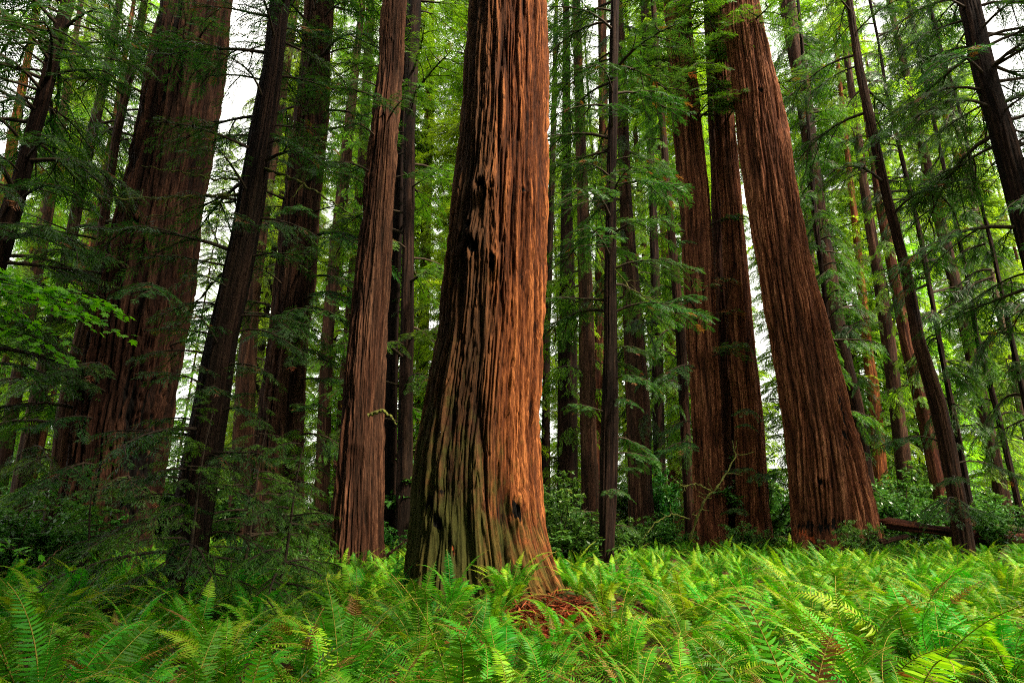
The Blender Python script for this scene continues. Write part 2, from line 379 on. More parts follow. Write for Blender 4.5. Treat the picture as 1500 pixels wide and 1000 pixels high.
def crown(rg, H, nb, R0, R1, base, leafmats, shape='tall', poles=False):
    gs = []
    k = nb; z = (np.arange(k)+rg.random(k))/k*H
    az = rg.uniform(0, 2*PI, k)
    s = z/H
    if shape == 'tall': rad = R0+(R1-R0)*s; rad = rad*np.clip((1.02-s)*5, .25, 1)*np.clip(s*8+.4, .4, 1)
    elif shape == 'cone': rad = R0*(1-s)**.8+.25
    elif shape == 'open': rad = R0*(.35+.65*rg.random(k)**.7)
    rad = rad*rg.uniform(.65, 1.2, k)
    v = rg.integers(0, len(base), k)
    for vi in range(len(base)):
        mk = v == vi
        if not mk.any(): continue
        L = base[vi].v[:, 0].max()
        sc = rad[mk]/L
        T = np.stack([np.zeros(mk.sum()), np.zeros(mk.sum()), z[mk]], 1)
        gs.append(place(base[vi], rots(az[mk], rg.uniform(-.15, .3, mk.sum()), rg.normal(0, .15, mk.sum()), sc), T, rg.normal(0, .1, mk.sum())))
    return join(gs)
def lm(name, g, leaf): return to_mesh(name, g, [leaf, M_twig])
rg = np.random.default_rng(5)
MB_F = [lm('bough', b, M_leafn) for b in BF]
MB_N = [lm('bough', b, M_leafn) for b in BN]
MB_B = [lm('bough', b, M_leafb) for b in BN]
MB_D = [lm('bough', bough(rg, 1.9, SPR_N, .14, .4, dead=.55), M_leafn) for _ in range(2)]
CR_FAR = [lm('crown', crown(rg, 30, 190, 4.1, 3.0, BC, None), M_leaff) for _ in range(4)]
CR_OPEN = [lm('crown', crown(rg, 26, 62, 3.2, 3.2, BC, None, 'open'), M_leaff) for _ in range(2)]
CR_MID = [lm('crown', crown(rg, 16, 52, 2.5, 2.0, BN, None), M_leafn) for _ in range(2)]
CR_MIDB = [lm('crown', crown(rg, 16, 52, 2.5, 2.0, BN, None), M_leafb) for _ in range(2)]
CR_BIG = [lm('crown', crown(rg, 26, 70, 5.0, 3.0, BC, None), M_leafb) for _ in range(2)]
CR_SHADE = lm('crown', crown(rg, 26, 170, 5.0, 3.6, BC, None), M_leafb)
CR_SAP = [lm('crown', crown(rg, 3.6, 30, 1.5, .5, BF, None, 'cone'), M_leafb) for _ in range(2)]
print('foliage faces', sum(len(m.polygons) for m in MB_F+MB_N+CR_FAR+CR_OPEN+CR_MID+CR_MIDB+CR_BIG+CR_SAP))

def add_crown(root, lib, z0, h, rs=1.0, i=0, name='crown'):
    ax, zb, x0, Y, rm, H = root_info[root.name]
    me = lib[i % len(lib)]; h0 = {id(CR_FAR): 30, id(CR_OPEN): 26, id(CR_MID): 16, id(CR_MIDB): 16, id(CR_BIG): 26}[id(lib)]
    x, _ = ax(z0); x2, _ = ax(min(z0+h, H)); sl = math.atan2(x2-x, h)
    o = obj(name, me, root, (x, 0, z0-zb), (0, sl, 0), (rs, rs, h/h0))
    o.rotation_euler = Euler((0, sl, 0)).to_matrix().__matmul__(Matrix.Rotation(R.uniform(0, 6.28), 3, 'Z')).to_euler()
    return o
def add_bough(root, py, az, sc, lib, i, pitch=0.0):
    ax, zb, x0, Y, rm, H = root_info[root.name]
    _, z, _ = at(750, py, Y); x, r = ax(z)
    a = math.radians(az)
    o = obj('bough', lib[i % len(lib)], root, (x+.8*r*math.cos(a), .8*r*math.sin(a), z-zb), (R.normal(0, .12), -pitch, a), (sc, sc, sc))
    return o
def boughs(root, ya, yb, n, sc, lib, azs=None):
    for k in range(n):
        py = ya+(yb-ya)*(k+R.random())/n
        az = R.uniform(0, 360) if azs is None else azs[k % len(azs)]+R.normal(0, 22)
        add_bough(root, py, az, sc*R.uniform(.7, 1.25), lib, int(R.integers(0, 8)), R.uniform(-.1, .25))

G_BIG = 'large redwood trees'; G_SL = 'slender trees among the big redwoods'; G_FAR = 'distant trees of the forest'
def T(label, rows, Y, H, mat, group=None, **k):
    root = trunk(rows, Y, H, mat, **k); tag(root, label, 'tree', group); return root

# ------------------------------------------------------------------ the trees the photo shows
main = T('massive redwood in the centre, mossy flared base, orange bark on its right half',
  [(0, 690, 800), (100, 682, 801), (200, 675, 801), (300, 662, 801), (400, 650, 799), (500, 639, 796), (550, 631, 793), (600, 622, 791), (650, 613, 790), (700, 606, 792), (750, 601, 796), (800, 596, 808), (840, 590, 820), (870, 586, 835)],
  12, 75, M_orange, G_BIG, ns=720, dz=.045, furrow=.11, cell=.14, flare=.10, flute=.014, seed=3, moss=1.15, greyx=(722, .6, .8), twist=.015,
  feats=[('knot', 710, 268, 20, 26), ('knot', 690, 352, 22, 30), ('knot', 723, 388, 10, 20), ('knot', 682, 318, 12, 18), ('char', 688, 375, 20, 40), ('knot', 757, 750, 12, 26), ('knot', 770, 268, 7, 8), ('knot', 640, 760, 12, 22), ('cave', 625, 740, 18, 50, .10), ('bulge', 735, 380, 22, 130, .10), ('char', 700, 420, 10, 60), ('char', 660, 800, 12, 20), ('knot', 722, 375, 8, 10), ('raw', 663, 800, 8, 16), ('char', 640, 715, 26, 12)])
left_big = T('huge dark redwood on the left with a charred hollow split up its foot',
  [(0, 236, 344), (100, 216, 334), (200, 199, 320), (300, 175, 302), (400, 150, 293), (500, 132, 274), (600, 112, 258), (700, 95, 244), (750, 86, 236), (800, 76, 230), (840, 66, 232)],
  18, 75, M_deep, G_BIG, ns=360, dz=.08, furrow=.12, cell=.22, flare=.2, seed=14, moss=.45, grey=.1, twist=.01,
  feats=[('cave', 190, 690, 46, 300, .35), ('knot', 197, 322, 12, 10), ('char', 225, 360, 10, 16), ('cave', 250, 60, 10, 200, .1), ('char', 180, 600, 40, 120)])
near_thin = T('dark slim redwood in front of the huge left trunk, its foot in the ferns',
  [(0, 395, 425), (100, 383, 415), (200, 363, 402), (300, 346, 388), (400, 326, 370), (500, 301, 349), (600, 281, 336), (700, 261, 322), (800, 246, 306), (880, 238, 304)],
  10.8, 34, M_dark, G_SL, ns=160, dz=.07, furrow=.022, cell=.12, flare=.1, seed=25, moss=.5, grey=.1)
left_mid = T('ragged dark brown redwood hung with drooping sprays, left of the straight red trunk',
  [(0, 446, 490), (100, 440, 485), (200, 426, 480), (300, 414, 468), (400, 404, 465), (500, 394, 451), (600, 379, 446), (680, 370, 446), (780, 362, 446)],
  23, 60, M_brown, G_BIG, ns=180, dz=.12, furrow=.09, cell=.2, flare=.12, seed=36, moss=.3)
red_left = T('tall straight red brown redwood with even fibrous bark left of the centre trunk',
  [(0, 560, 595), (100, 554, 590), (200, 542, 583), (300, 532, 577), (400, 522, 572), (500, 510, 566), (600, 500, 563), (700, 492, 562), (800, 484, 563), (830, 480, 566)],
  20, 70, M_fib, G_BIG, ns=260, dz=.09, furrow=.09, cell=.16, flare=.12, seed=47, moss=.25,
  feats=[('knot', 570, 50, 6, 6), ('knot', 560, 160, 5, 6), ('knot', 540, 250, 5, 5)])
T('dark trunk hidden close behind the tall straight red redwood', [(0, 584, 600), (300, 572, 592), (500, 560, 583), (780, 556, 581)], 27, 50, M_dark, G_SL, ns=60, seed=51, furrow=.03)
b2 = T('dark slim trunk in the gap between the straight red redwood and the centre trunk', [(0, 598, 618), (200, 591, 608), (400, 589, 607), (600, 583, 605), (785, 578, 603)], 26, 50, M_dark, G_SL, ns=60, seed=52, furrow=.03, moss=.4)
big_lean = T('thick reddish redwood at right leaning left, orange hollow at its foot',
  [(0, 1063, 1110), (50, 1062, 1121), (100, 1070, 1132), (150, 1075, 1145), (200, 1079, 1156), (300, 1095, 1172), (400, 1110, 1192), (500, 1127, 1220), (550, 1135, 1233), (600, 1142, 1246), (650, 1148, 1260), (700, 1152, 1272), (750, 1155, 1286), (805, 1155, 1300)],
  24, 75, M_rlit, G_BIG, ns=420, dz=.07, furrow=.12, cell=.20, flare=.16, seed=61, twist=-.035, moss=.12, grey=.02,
  feats=[('cave', 1106, 310, 9, 60, .12), ('cave', 1158, 645, 12, 130, .2), ('char', 1162, 700, 14, 160), ('knot', 1120, 122, 7, 9), ('knot', 1172, 688, 9, 10), ('knot', 1208, 705, 10, 12), ('cave', 1243, 640, 14, 50, .15), ('char', 1225, 765, 30, 16), ('raw', 1195, 786, 12, 16), ('raw', 1172, 792, 8, 10), ('char', 1200, 770, 90, 20), ('char', 1148, 380, 8, 12), ('cave', 1240, 600, 10, 60, .1)])  # orange in the foot hollow is its lit look, put into the colour
clus_l = T('left stem of the ridged redwood cluster, greenish brown, bright foliage over its top',
  [(0, 972, 1010), (100, 978, 1020), (200, 984, 1030), (300, 994, 1040), (400, 1000, 1046), (500, 1005, 1051), (600, 1011, 1056), (700, 1014, 1060), (795, 1016, 1068)],
  27, 70, M_rlit, G_BIG, ns=200, dz=.12, furrow=.09, cell=.22, flare=.15, seed=72, moss=.5, grey=.05)
T('narrow middle stem wedged in shade between the two stems of the ridged cluster', [(0, 1030, 1056), (250, 1040, 1066), (400, 1044, 1074), (600, 1050, 1082), (700, 1052, 1086), (795, 1054, 1090)],
  28, 66, M_red, G_BIG, ns=140, dz=.15, furrow=.05, cell=.22, flare=.1, seed=77, moss=.2, grey=.2)
clus_r = T('right stem of the ridged redwood cluster, smooth red brown, beside the thick leaning redwood',
  [(0, 1040, 1062), (100, 1042, 1070), (200, 1048, 1078), (300, 1055, 1088), (400, 1059, 1097), (500, 1064, 1106), (600, 1072, 1118), (700, 1078, 1124), (795, 1078, 1132)],
  26.5, 70, M_rlit, G_BIG, ns=200, dz=.12, furrow=.06, cell=.18, flare=.12, seed=83, moss=.1)
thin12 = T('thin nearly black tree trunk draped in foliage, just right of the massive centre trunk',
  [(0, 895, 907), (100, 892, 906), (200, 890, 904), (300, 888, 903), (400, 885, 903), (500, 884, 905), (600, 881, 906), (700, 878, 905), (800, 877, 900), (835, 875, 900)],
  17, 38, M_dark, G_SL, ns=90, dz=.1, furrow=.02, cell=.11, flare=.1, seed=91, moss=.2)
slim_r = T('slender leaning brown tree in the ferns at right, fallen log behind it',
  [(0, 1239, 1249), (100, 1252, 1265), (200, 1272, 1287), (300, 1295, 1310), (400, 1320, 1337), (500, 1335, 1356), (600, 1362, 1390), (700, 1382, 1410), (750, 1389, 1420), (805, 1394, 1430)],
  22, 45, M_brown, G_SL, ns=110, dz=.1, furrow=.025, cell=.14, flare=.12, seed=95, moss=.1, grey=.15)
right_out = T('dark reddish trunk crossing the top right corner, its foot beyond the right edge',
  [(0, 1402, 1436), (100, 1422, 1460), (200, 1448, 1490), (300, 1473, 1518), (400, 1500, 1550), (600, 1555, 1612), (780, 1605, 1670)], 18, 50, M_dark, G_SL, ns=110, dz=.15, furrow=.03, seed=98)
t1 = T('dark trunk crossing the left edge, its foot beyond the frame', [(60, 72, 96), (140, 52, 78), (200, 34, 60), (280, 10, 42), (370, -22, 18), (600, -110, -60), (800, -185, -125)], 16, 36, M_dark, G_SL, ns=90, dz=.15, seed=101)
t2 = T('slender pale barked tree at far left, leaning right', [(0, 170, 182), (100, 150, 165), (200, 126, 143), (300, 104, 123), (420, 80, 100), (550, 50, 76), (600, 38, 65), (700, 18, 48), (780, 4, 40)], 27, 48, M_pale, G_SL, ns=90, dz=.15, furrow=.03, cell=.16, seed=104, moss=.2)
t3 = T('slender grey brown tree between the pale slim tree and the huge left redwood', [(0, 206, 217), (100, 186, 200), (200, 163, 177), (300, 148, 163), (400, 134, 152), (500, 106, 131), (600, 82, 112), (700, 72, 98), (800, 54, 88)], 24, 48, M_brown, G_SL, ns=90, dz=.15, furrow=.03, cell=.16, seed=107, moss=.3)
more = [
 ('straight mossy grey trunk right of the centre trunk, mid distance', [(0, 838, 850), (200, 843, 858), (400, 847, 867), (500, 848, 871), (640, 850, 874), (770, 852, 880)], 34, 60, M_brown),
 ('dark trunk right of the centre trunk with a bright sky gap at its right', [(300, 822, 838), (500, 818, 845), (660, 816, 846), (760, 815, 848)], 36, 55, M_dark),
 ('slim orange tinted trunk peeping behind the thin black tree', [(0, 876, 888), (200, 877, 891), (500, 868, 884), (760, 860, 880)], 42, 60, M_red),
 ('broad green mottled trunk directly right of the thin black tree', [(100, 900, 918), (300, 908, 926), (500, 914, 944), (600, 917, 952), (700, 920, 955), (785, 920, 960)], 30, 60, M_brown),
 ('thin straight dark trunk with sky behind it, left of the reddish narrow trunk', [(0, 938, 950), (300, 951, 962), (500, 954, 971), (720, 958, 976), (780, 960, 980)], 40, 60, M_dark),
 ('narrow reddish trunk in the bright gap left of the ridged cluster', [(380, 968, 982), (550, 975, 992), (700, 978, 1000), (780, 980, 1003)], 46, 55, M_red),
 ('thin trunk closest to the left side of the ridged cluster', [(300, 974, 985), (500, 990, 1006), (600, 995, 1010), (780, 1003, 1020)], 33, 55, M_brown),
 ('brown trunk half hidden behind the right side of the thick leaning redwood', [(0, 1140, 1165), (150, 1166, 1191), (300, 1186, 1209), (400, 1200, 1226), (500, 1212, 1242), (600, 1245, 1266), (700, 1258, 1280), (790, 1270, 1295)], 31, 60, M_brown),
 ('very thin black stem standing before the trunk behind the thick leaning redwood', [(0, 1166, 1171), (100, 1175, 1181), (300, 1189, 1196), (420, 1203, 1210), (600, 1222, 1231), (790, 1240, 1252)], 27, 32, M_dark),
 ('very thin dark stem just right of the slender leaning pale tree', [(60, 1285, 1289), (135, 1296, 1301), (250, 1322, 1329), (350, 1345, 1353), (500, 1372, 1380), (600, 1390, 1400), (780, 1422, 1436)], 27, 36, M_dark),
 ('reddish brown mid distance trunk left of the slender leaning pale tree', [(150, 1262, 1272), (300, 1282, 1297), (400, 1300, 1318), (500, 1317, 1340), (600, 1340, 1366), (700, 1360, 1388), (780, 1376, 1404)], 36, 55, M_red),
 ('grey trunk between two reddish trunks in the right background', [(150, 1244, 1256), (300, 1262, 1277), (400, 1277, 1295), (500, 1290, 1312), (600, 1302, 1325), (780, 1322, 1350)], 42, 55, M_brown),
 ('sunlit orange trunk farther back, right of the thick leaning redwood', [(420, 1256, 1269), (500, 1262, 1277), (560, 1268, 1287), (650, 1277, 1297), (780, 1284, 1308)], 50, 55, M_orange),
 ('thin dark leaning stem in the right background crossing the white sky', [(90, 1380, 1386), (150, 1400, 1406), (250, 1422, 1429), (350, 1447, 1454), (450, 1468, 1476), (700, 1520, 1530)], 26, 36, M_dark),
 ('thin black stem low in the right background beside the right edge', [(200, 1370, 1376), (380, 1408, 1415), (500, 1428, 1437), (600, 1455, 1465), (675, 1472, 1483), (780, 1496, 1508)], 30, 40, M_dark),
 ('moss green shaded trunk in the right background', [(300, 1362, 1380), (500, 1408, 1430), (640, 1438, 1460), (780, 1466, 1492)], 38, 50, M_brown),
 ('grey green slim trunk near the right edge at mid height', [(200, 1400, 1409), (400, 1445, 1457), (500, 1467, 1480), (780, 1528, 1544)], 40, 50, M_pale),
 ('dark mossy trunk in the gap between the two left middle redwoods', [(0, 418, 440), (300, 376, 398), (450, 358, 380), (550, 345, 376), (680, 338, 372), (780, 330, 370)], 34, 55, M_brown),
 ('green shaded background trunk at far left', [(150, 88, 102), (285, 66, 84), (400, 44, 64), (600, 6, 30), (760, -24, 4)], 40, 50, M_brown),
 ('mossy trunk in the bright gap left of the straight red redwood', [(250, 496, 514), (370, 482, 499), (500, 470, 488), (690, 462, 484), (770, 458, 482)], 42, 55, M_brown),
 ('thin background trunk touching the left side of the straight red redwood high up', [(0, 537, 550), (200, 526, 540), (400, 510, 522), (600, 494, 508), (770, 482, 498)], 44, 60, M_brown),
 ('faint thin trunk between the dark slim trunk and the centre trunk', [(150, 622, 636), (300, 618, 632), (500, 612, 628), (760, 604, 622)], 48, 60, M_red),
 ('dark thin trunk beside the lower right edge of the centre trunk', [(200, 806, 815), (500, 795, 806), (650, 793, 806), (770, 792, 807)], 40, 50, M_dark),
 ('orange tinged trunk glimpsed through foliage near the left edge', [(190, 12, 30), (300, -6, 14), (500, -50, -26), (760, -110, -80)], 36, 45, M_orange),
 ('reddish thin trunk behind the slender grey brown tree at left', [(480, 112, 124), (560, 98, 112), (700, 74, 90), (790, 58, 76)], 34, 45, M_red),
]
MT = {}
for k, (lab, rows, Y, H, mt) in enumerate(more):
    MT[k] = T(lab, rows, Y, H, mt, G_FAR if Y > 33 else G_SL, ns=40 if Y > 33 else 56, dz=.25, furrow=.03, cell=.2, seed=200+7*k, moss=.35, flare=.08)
# spare slab of bark on the right side of the giant
# crowns high above the frame
for r_, z0, h, rs, i in ((main, 24, 45, 1.3, 0), (left_big, 30, 42, 1.3, 1), (red_left, 30, 38, 1.1, 0), (big_lean, 44, 30, 1.1, 1), (clus_l, 36, 32, 1.1, 0), (clus_r, 36, 32, 1.0, 1), (left_mid, 27, 30, 1.0, 0)):
    add_crown(r_, CR_BIG, z0, h, rs, i)
# foliage on the nearer trees, matched to where the photo has it
boughs(clus_l, -60, 195, 44, 1.15, MB_B, [-90, -60, -120, 180, 0, -150, -30])
boughs(clus_l, 270, 720, 10, .8, MB_N, [-100, -60, -140, 180])
boughs(clus_l, 395, 520, 5, .8, MB_D, [-60, -90, -30, -110])
boughs(clus_r, -40, 200, 14, 1.2, MB_B, [-90, -50, -130])
boughs(clus_r, 560, 760, 4, .55, MB_N, [-90, -130])
boughs(thin12, -60, 470, 40, .85, MB_N, None)
boughs(thin12, 500, 780, 11, .42, MB_N, [0, 20, -30, -60, 180])
boughs(left_mid, -60, 500, 42, 1.25, MB_N, [-90, -30, -150, 180, 0, -60])
boughs(left_mid, 480, 760, 12, .9, MB_N, [-90, -40, -140, 0, 180])
boughs(near_thin, -40, 470, 26, .75, MB_F, [0, 180, -90, 200, 20, -40, -140])
boughs(near_thin, 470, 860, 26, .62, MB_F, [0, 180, -90, 200, -20, -60, -120, -100])
boughs(left_big, 60, 170, 6, .8, MB_N, [-90, -60, -110])
boughs(left_big, 400, 780, 14, .8, MB_N, [-90, -60, -120, -140, -40])
boughs(red_left, 120, 320, 10, .75, MB_N, [-150, 180, -120, -60])
boughs(b2, -30, 620, 34, 1.2, MB_B)
boughs(right_out, -20, 560, 40, 1.2, MB_N); boughs(right_out, -160, 260, 30, 1.4, MB_N, [0, 30, -30, -60])
boughs(t1, -40, 560, 46, 1.1, MB_N); boughs(t1, -160, 170, 26, 1.3, MB_N, [180, 205, 150, -150])
boughs(t2, -30, 700, 42, 1.25, MB_N); boughs(t3, -30, 760, 44, 1.2, MB_B)
boughs(slim_r, -20, 330, 16, 1.0, MB_N); boughs(slim_r, 640, 760, 5, .7, MB_N, [180, 0, -90])
for k in MT:
    lab, rows, Y, H, mt = more[k]
    rr = root_info[MT[k].name]
    if Y <= 33:
        add_crown(MT[k], CR_MID if k % 2 else CR_MIDB, 4.5, H-4.5 if H < 40 else 34, .85, k)
    else:
        add_crown(MT[k], CR_OPEN, 3 if k % 2 else 7, H-8, .9, k)

# ------------------------------------------------------------------ far forest trees (each one a tree)
rgf = np.random.default_rng(77)
far_trunks = []
cands = []
tries = 0
while len(cands) < 88 and tries < 5000:
    tries += 1
    Y = 36+92*rgf.random()**.85; px = rgf.uniform(-90, 1590)
    x, z, m = at(px, 700, Y)
    if all((x-a)**2+(Y-b)**2 > 13 for a, b, _ in cands): cands.append((x, Y, px))
cands.sort(key=lambda c: c[1])
zones = [(120, 'left edge'), (300, 'huge left redwood'), (470, 'two left middle redwoods'), (640, 'straight red redwood'), (830, 'massive centre trunk'), (960, 'thin black tree'), (1110, 'ridged redwood cluster'), (1280, 'thick leaning redwood'), (1420, 'slender leaning pale tree'), (9999, 'right edge')]
for k, (x, Y, px) in enumerate(cands):
    zn = [b for a, b in zones if px < a][0]
    band = 'nearer' if Y < 62 else ('farther' if Y < 92 else 'farthest')
    H = float(rgf.uniform(46, 62)+.25*Y); w = float(rgf.uniform(.18, .48)); lean = float(rgf.normal(0, .012))
    zb = float(ground_h(x, Y))
    ns = 14; zs = np.linspace(-.4, H, 20); th = np.arange(ns)*2*PI/ns
    rad = w*(1-zs/H)**.7*(1+.25*np.exp(-np.clip(zs, 0, 9)))+.04
    TT, ZZ = np.meshgrid(th, zs); rr = rad[:, None]*(1+.08*np.sin(3*TT+k)+.05*np.sin(7*TT+ZZ))
    P = np.stack([rr*np.cos(TT)+lean*ZZ, rr*np.sin(TT), ZZ], -1).reshape(-1, 3)
    i, j = np.meshgrid(np.arange(19), np.arange(ns), indexing='ij'); j2 = (j+1) % ns
    q = np.stack([i*ns+j, i*ns+j2, (i+1)*ns+j2, (i+1)*ns+j], -1).reshape(-1, 4)
    bk = np.stack([.5*np.cos(TT)+k, .5*np.sin(TT), ZZ], -1).reshape(-1, 3)
    rdg = (.6+.4*np.sin(9*TT)).ravel()
    root = bpy.data.objects.new('forest_tree', None); C.objects.link(root); root.location = (x, Y, zb)
    mt = [M_brown, M_red, M_dark, M_brown, M_pale][int(rgf.integers(0, 5))]
    obj('trunk', to_mesh('trunk', G(P, q, np.zeros(len(P)), np.zeros(len(q), int)), [mt], True, dict(bk=bk, ridge=rdg)), root)
    lowc = rgf.random() < .85
    z0 = float(rgf.uniform(.5, 3) if lowc else rgf.uniform(7, 14)); lib = CR_FAR if rgf.random() < .82 else CR_OPEN
    h0 = 30 if lib is CR_FAR else 26; rs = float(rgf.uniform(.9, 1.3)); npart = 2
    for c_ in range(npart):
        hh = (H-z0)/npart; zz = z0+c_*hh
        obj('crown', lib[int(rgf.integers(0, len(lib)))], root, (lean*zz, 0, zz), (0, lean, float(rgf.uniform(0, 6.28))), (rs*(1-.15*c_), rs*(1-.15*c_), hh*1.06/h0))
    tag(root, f'{band} background tree with yellow green foliage beside the {zn}' if 'edge' not in zn else f'{band} background tree with yellow green foliage near the {zn} of the photo', 'tree', f'{band} background trees beside the {zn}')

# ------------------------------------------------------------------ unseen trees added behind the viewer so their crowns shade the left side
for k, (x, y, z0, lab) in enumerate(((3.5, -4.6, 8, 'redwood just behind the viewer on the right'), (-1.0, -9.0, 9, 'redwood directly behind the viewer'), (9.5, -2.9, 20, 'redwood farther right behind the viewer'), (.6, -4.6, 5, 'redwood close behind the viewer with low boughs'))):
    root = bpy.data.objects.new('redwood_tree', None); C.objects.link(root); root.location = (x, y, float(ground_h(x, y)))
    zs = np.linspace(-.4, 46, 40); g = tube(np.stack([0*zs, 0*zs, zs], 1), .5*(1-zs/52)**.7*(1+.4*np.exp(-np.clip(zs, 0, 9))), 24, 0)
    th = np.tile(np.arange(24)*2*PI/24, 40); g.v[:, :2] *= (1+.05*np.sin(9*th))[:, None]
    BACK_TRUNK = to_mesh('trunk', g, [M_red], True, dict(bk=np.stack([.5*np.cos(th), .5*np.sin(th), g.v[:, 2]], -1), ridge=.6+.4*np.sin(9*th))); obj('trunk', BACK_TRUNK, root)
    obj('crown', CR_SHADE, root, (0, 0, z0), (0, 0, k), (.95, .95, 1.25))
    tag(root, lab, 'tree', 'added shade trees behind the viewer')

for x, y, z0 in ((-7.5, -3.5, 3.5), (-12.5, 1.0, 3), (-4.0, -8, 3), (-17, 7, 2)):  # extra trees out of view, added to keep light off the left
    root = bpy.data.objects.new('redwood_tree', None); C.objects.link(root); root.location = (x, y, float(ground_h(x, y)))
    obj('trunk', BACK_TRUNK, root); obj('crown', CR_SHADE, root, (0, 0, z0), (0, 0, x), (.95, .95, 1.3))
    tag(root, 'leafy redwood added out of view on the left to hold back light', 'tree', 'leafy redwoods added out of view on the left to hold back light')
rb = np.random.default_rng(19); nb_ = 0  # forest trees added behind the viewer to dim sky light, sun lane left open
while nb_ < 26:
    x = rb.uniform(-34, 26); y = rb.uniform(-30, 10)
    off = x*(-.616)-(y-12)*.788
    if -26 < off < 11 and x > -2: continue
    if y > -4 and abs(x) < max(6, 1.35*(y+3)): continue
    if any((o.location.x-x)**2+(o.location.y-y)**2 < 12 for o in C.objects if o.type == 'EMPTY' and o.name.startswith('redwood')): continue
    nb_ += 1
    root = bpy.data.objects.new('redwood_tree', None); C.objects.link(root); root.location = (x, y, float(ground_h(x, y)))
    obj('trunk', BACK_TRUNK, root)
    z0 = rb.uniform(1, 5); obj('crown', CR_FAR[nb_ % 4], root, (0, 0, z0), (0, 0, rb.uniform(0, 6)), (1.15, 1.15, (44-z0)/30))
    tag(root, 'forest tree added out of view behind the viewer to cut sky light', 'tree', 'forest trees added behind the viewer to cut sky light')

# ------------------------------------------------------------------ saplings
sap0 = None
def sapling(px, py, Y, h, lean, label, i):
    x, z, m = at(px, py, Y); zb = float(ground_h(x, Y))
    root = bpy.data.objects.new('redwood_sapling', None); C.objects.link(root); root.location = (x, Y, zb)
    s = np.linspace(0, 1, 9); pts = np.stack([lean*h*s+.05*np.sin(s*5), .04*np.sin(s*7), h*s-.1], 1)
    g = tube(pts, .035*(1-s*.8), 8, 0); obj('trunk', to_mesh('trunk', g, [M_twig], True), root)
    obj('crown', CR_SAP[i % 2], root, (lean*h*.12, 0, .12*h), (0, math.atan(lean), R.uniform(0, 6)), (h/3.6*.95, h/3.6*.95, h/3.6))
    tag(root, label, 'sapling', 'young redwoods in front of the left trunks')
sapling(395, 870, 9.6, 3.0, .12, 'young redwood sapling with feathery sprays, right of the dark slim trunk', 0)
sapling(255, 880, 9.4, 3.3, .06, 'young redwood sapling hiding the foot of the dark slim trunk', 1)
sapling(345, 850, 11.6, 3.6, .08, 'taller young redwood behind the dark slim trunk, left of the straight red redwood', 0)
sapling(120, 850, 13, 2.6, -.05, 'young redwood at the shaded foot of the huge left redwood', 1)
sapling(440, 840, 13.5, 2.6, .05, 'small young redwood at the edge of the ferns before the ragged brown trunk', 1)

# ------------------------------------------------------------------ shrubs
def shrub_mesh(rg, Rr, H, nst, lf, nper, name='foliage'):
    gs = []; B = []; D = []; Nn = []
    for k in range(nst):
        az = rg.uniform(0, 2*PI); el = rg.uniform(.5, 1.4); l = rg.uniform(.6, 1.0)
        end = np.array([math.cos(az)*Rr*math.cos(el)*1.3, math.sin(az)*Rr*math.cos(el)*1.3, H*math.sin(el)])*l
        s = np.linspace(0, 1, 7); pts = end*s[:, None]; pts[:, 2] = end[2]*s**.8
        pts[:, 0] += .08*np.sin(s*6+k)*s; pts[:, 1] += .08*np.cos(s*5+k)*s
        gs.append(tube(pts, .014*(1-.8*s)+.002, 4, 1))
        for tw in range(10):
            q = rg.uniform(.25, 1); p = np.array([np.interp(q, s, pts[:, a]) for a in range(3)])
            d = rg.normal(0, 1, 3); d[2] = d[2]*.4+.1; d /= np.linalg.norm(d); tl = rg.uniform(.15, .4)*Rr*.5
            t_ = rg.random((nper, 1)); side = rg.normal(0, 1, (nper, 3)); side[:, 2] *= .4; side /= np.linalg.norm(side, axis=1)[:, None]
            B.append(p+d*tl*t_+rg.normal(0, .02, (nper, 3))); D.append(side)
            nn = rg.normal(0, .45, (nper, 3)); nn[:, 2] += 1; nn /= np.linalg.norm(nn, axis=1)[:, None]; Nn.append(nn)
    B = np.concatenate(B); D = np.concatenate(D); Nn = np.concatenate(Nn); n = len(B)
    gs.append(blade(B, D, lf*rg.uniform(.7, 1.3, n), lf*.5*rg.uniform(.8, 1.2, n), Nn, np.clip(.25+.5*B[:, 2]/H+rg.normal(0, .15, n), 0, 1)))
    return join(gs)
rg = np.random.default_rng(31)
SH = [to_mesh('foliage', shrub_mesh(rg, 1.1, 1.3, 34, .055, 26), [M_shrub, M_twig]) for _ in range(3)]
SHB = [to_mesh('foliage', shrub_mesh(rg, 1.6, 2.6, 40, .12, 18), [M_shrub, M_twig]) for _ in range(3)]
def shrub(px, Y, sc, label, lib, i, grp, sz=None):
    x, z, m = at(px, 780, Y); zb = float(ground_h(x, Y))
    o = obj('shrub', lib[i % len(lib)], None, (x, Y, zb-.03), (0, 0, R.uniform(0, 6.28)), (sc, sc, sz or sc))
    tag(o, label, 'shrub', grp)
GSH = 'leafy shrubs among the trunks'
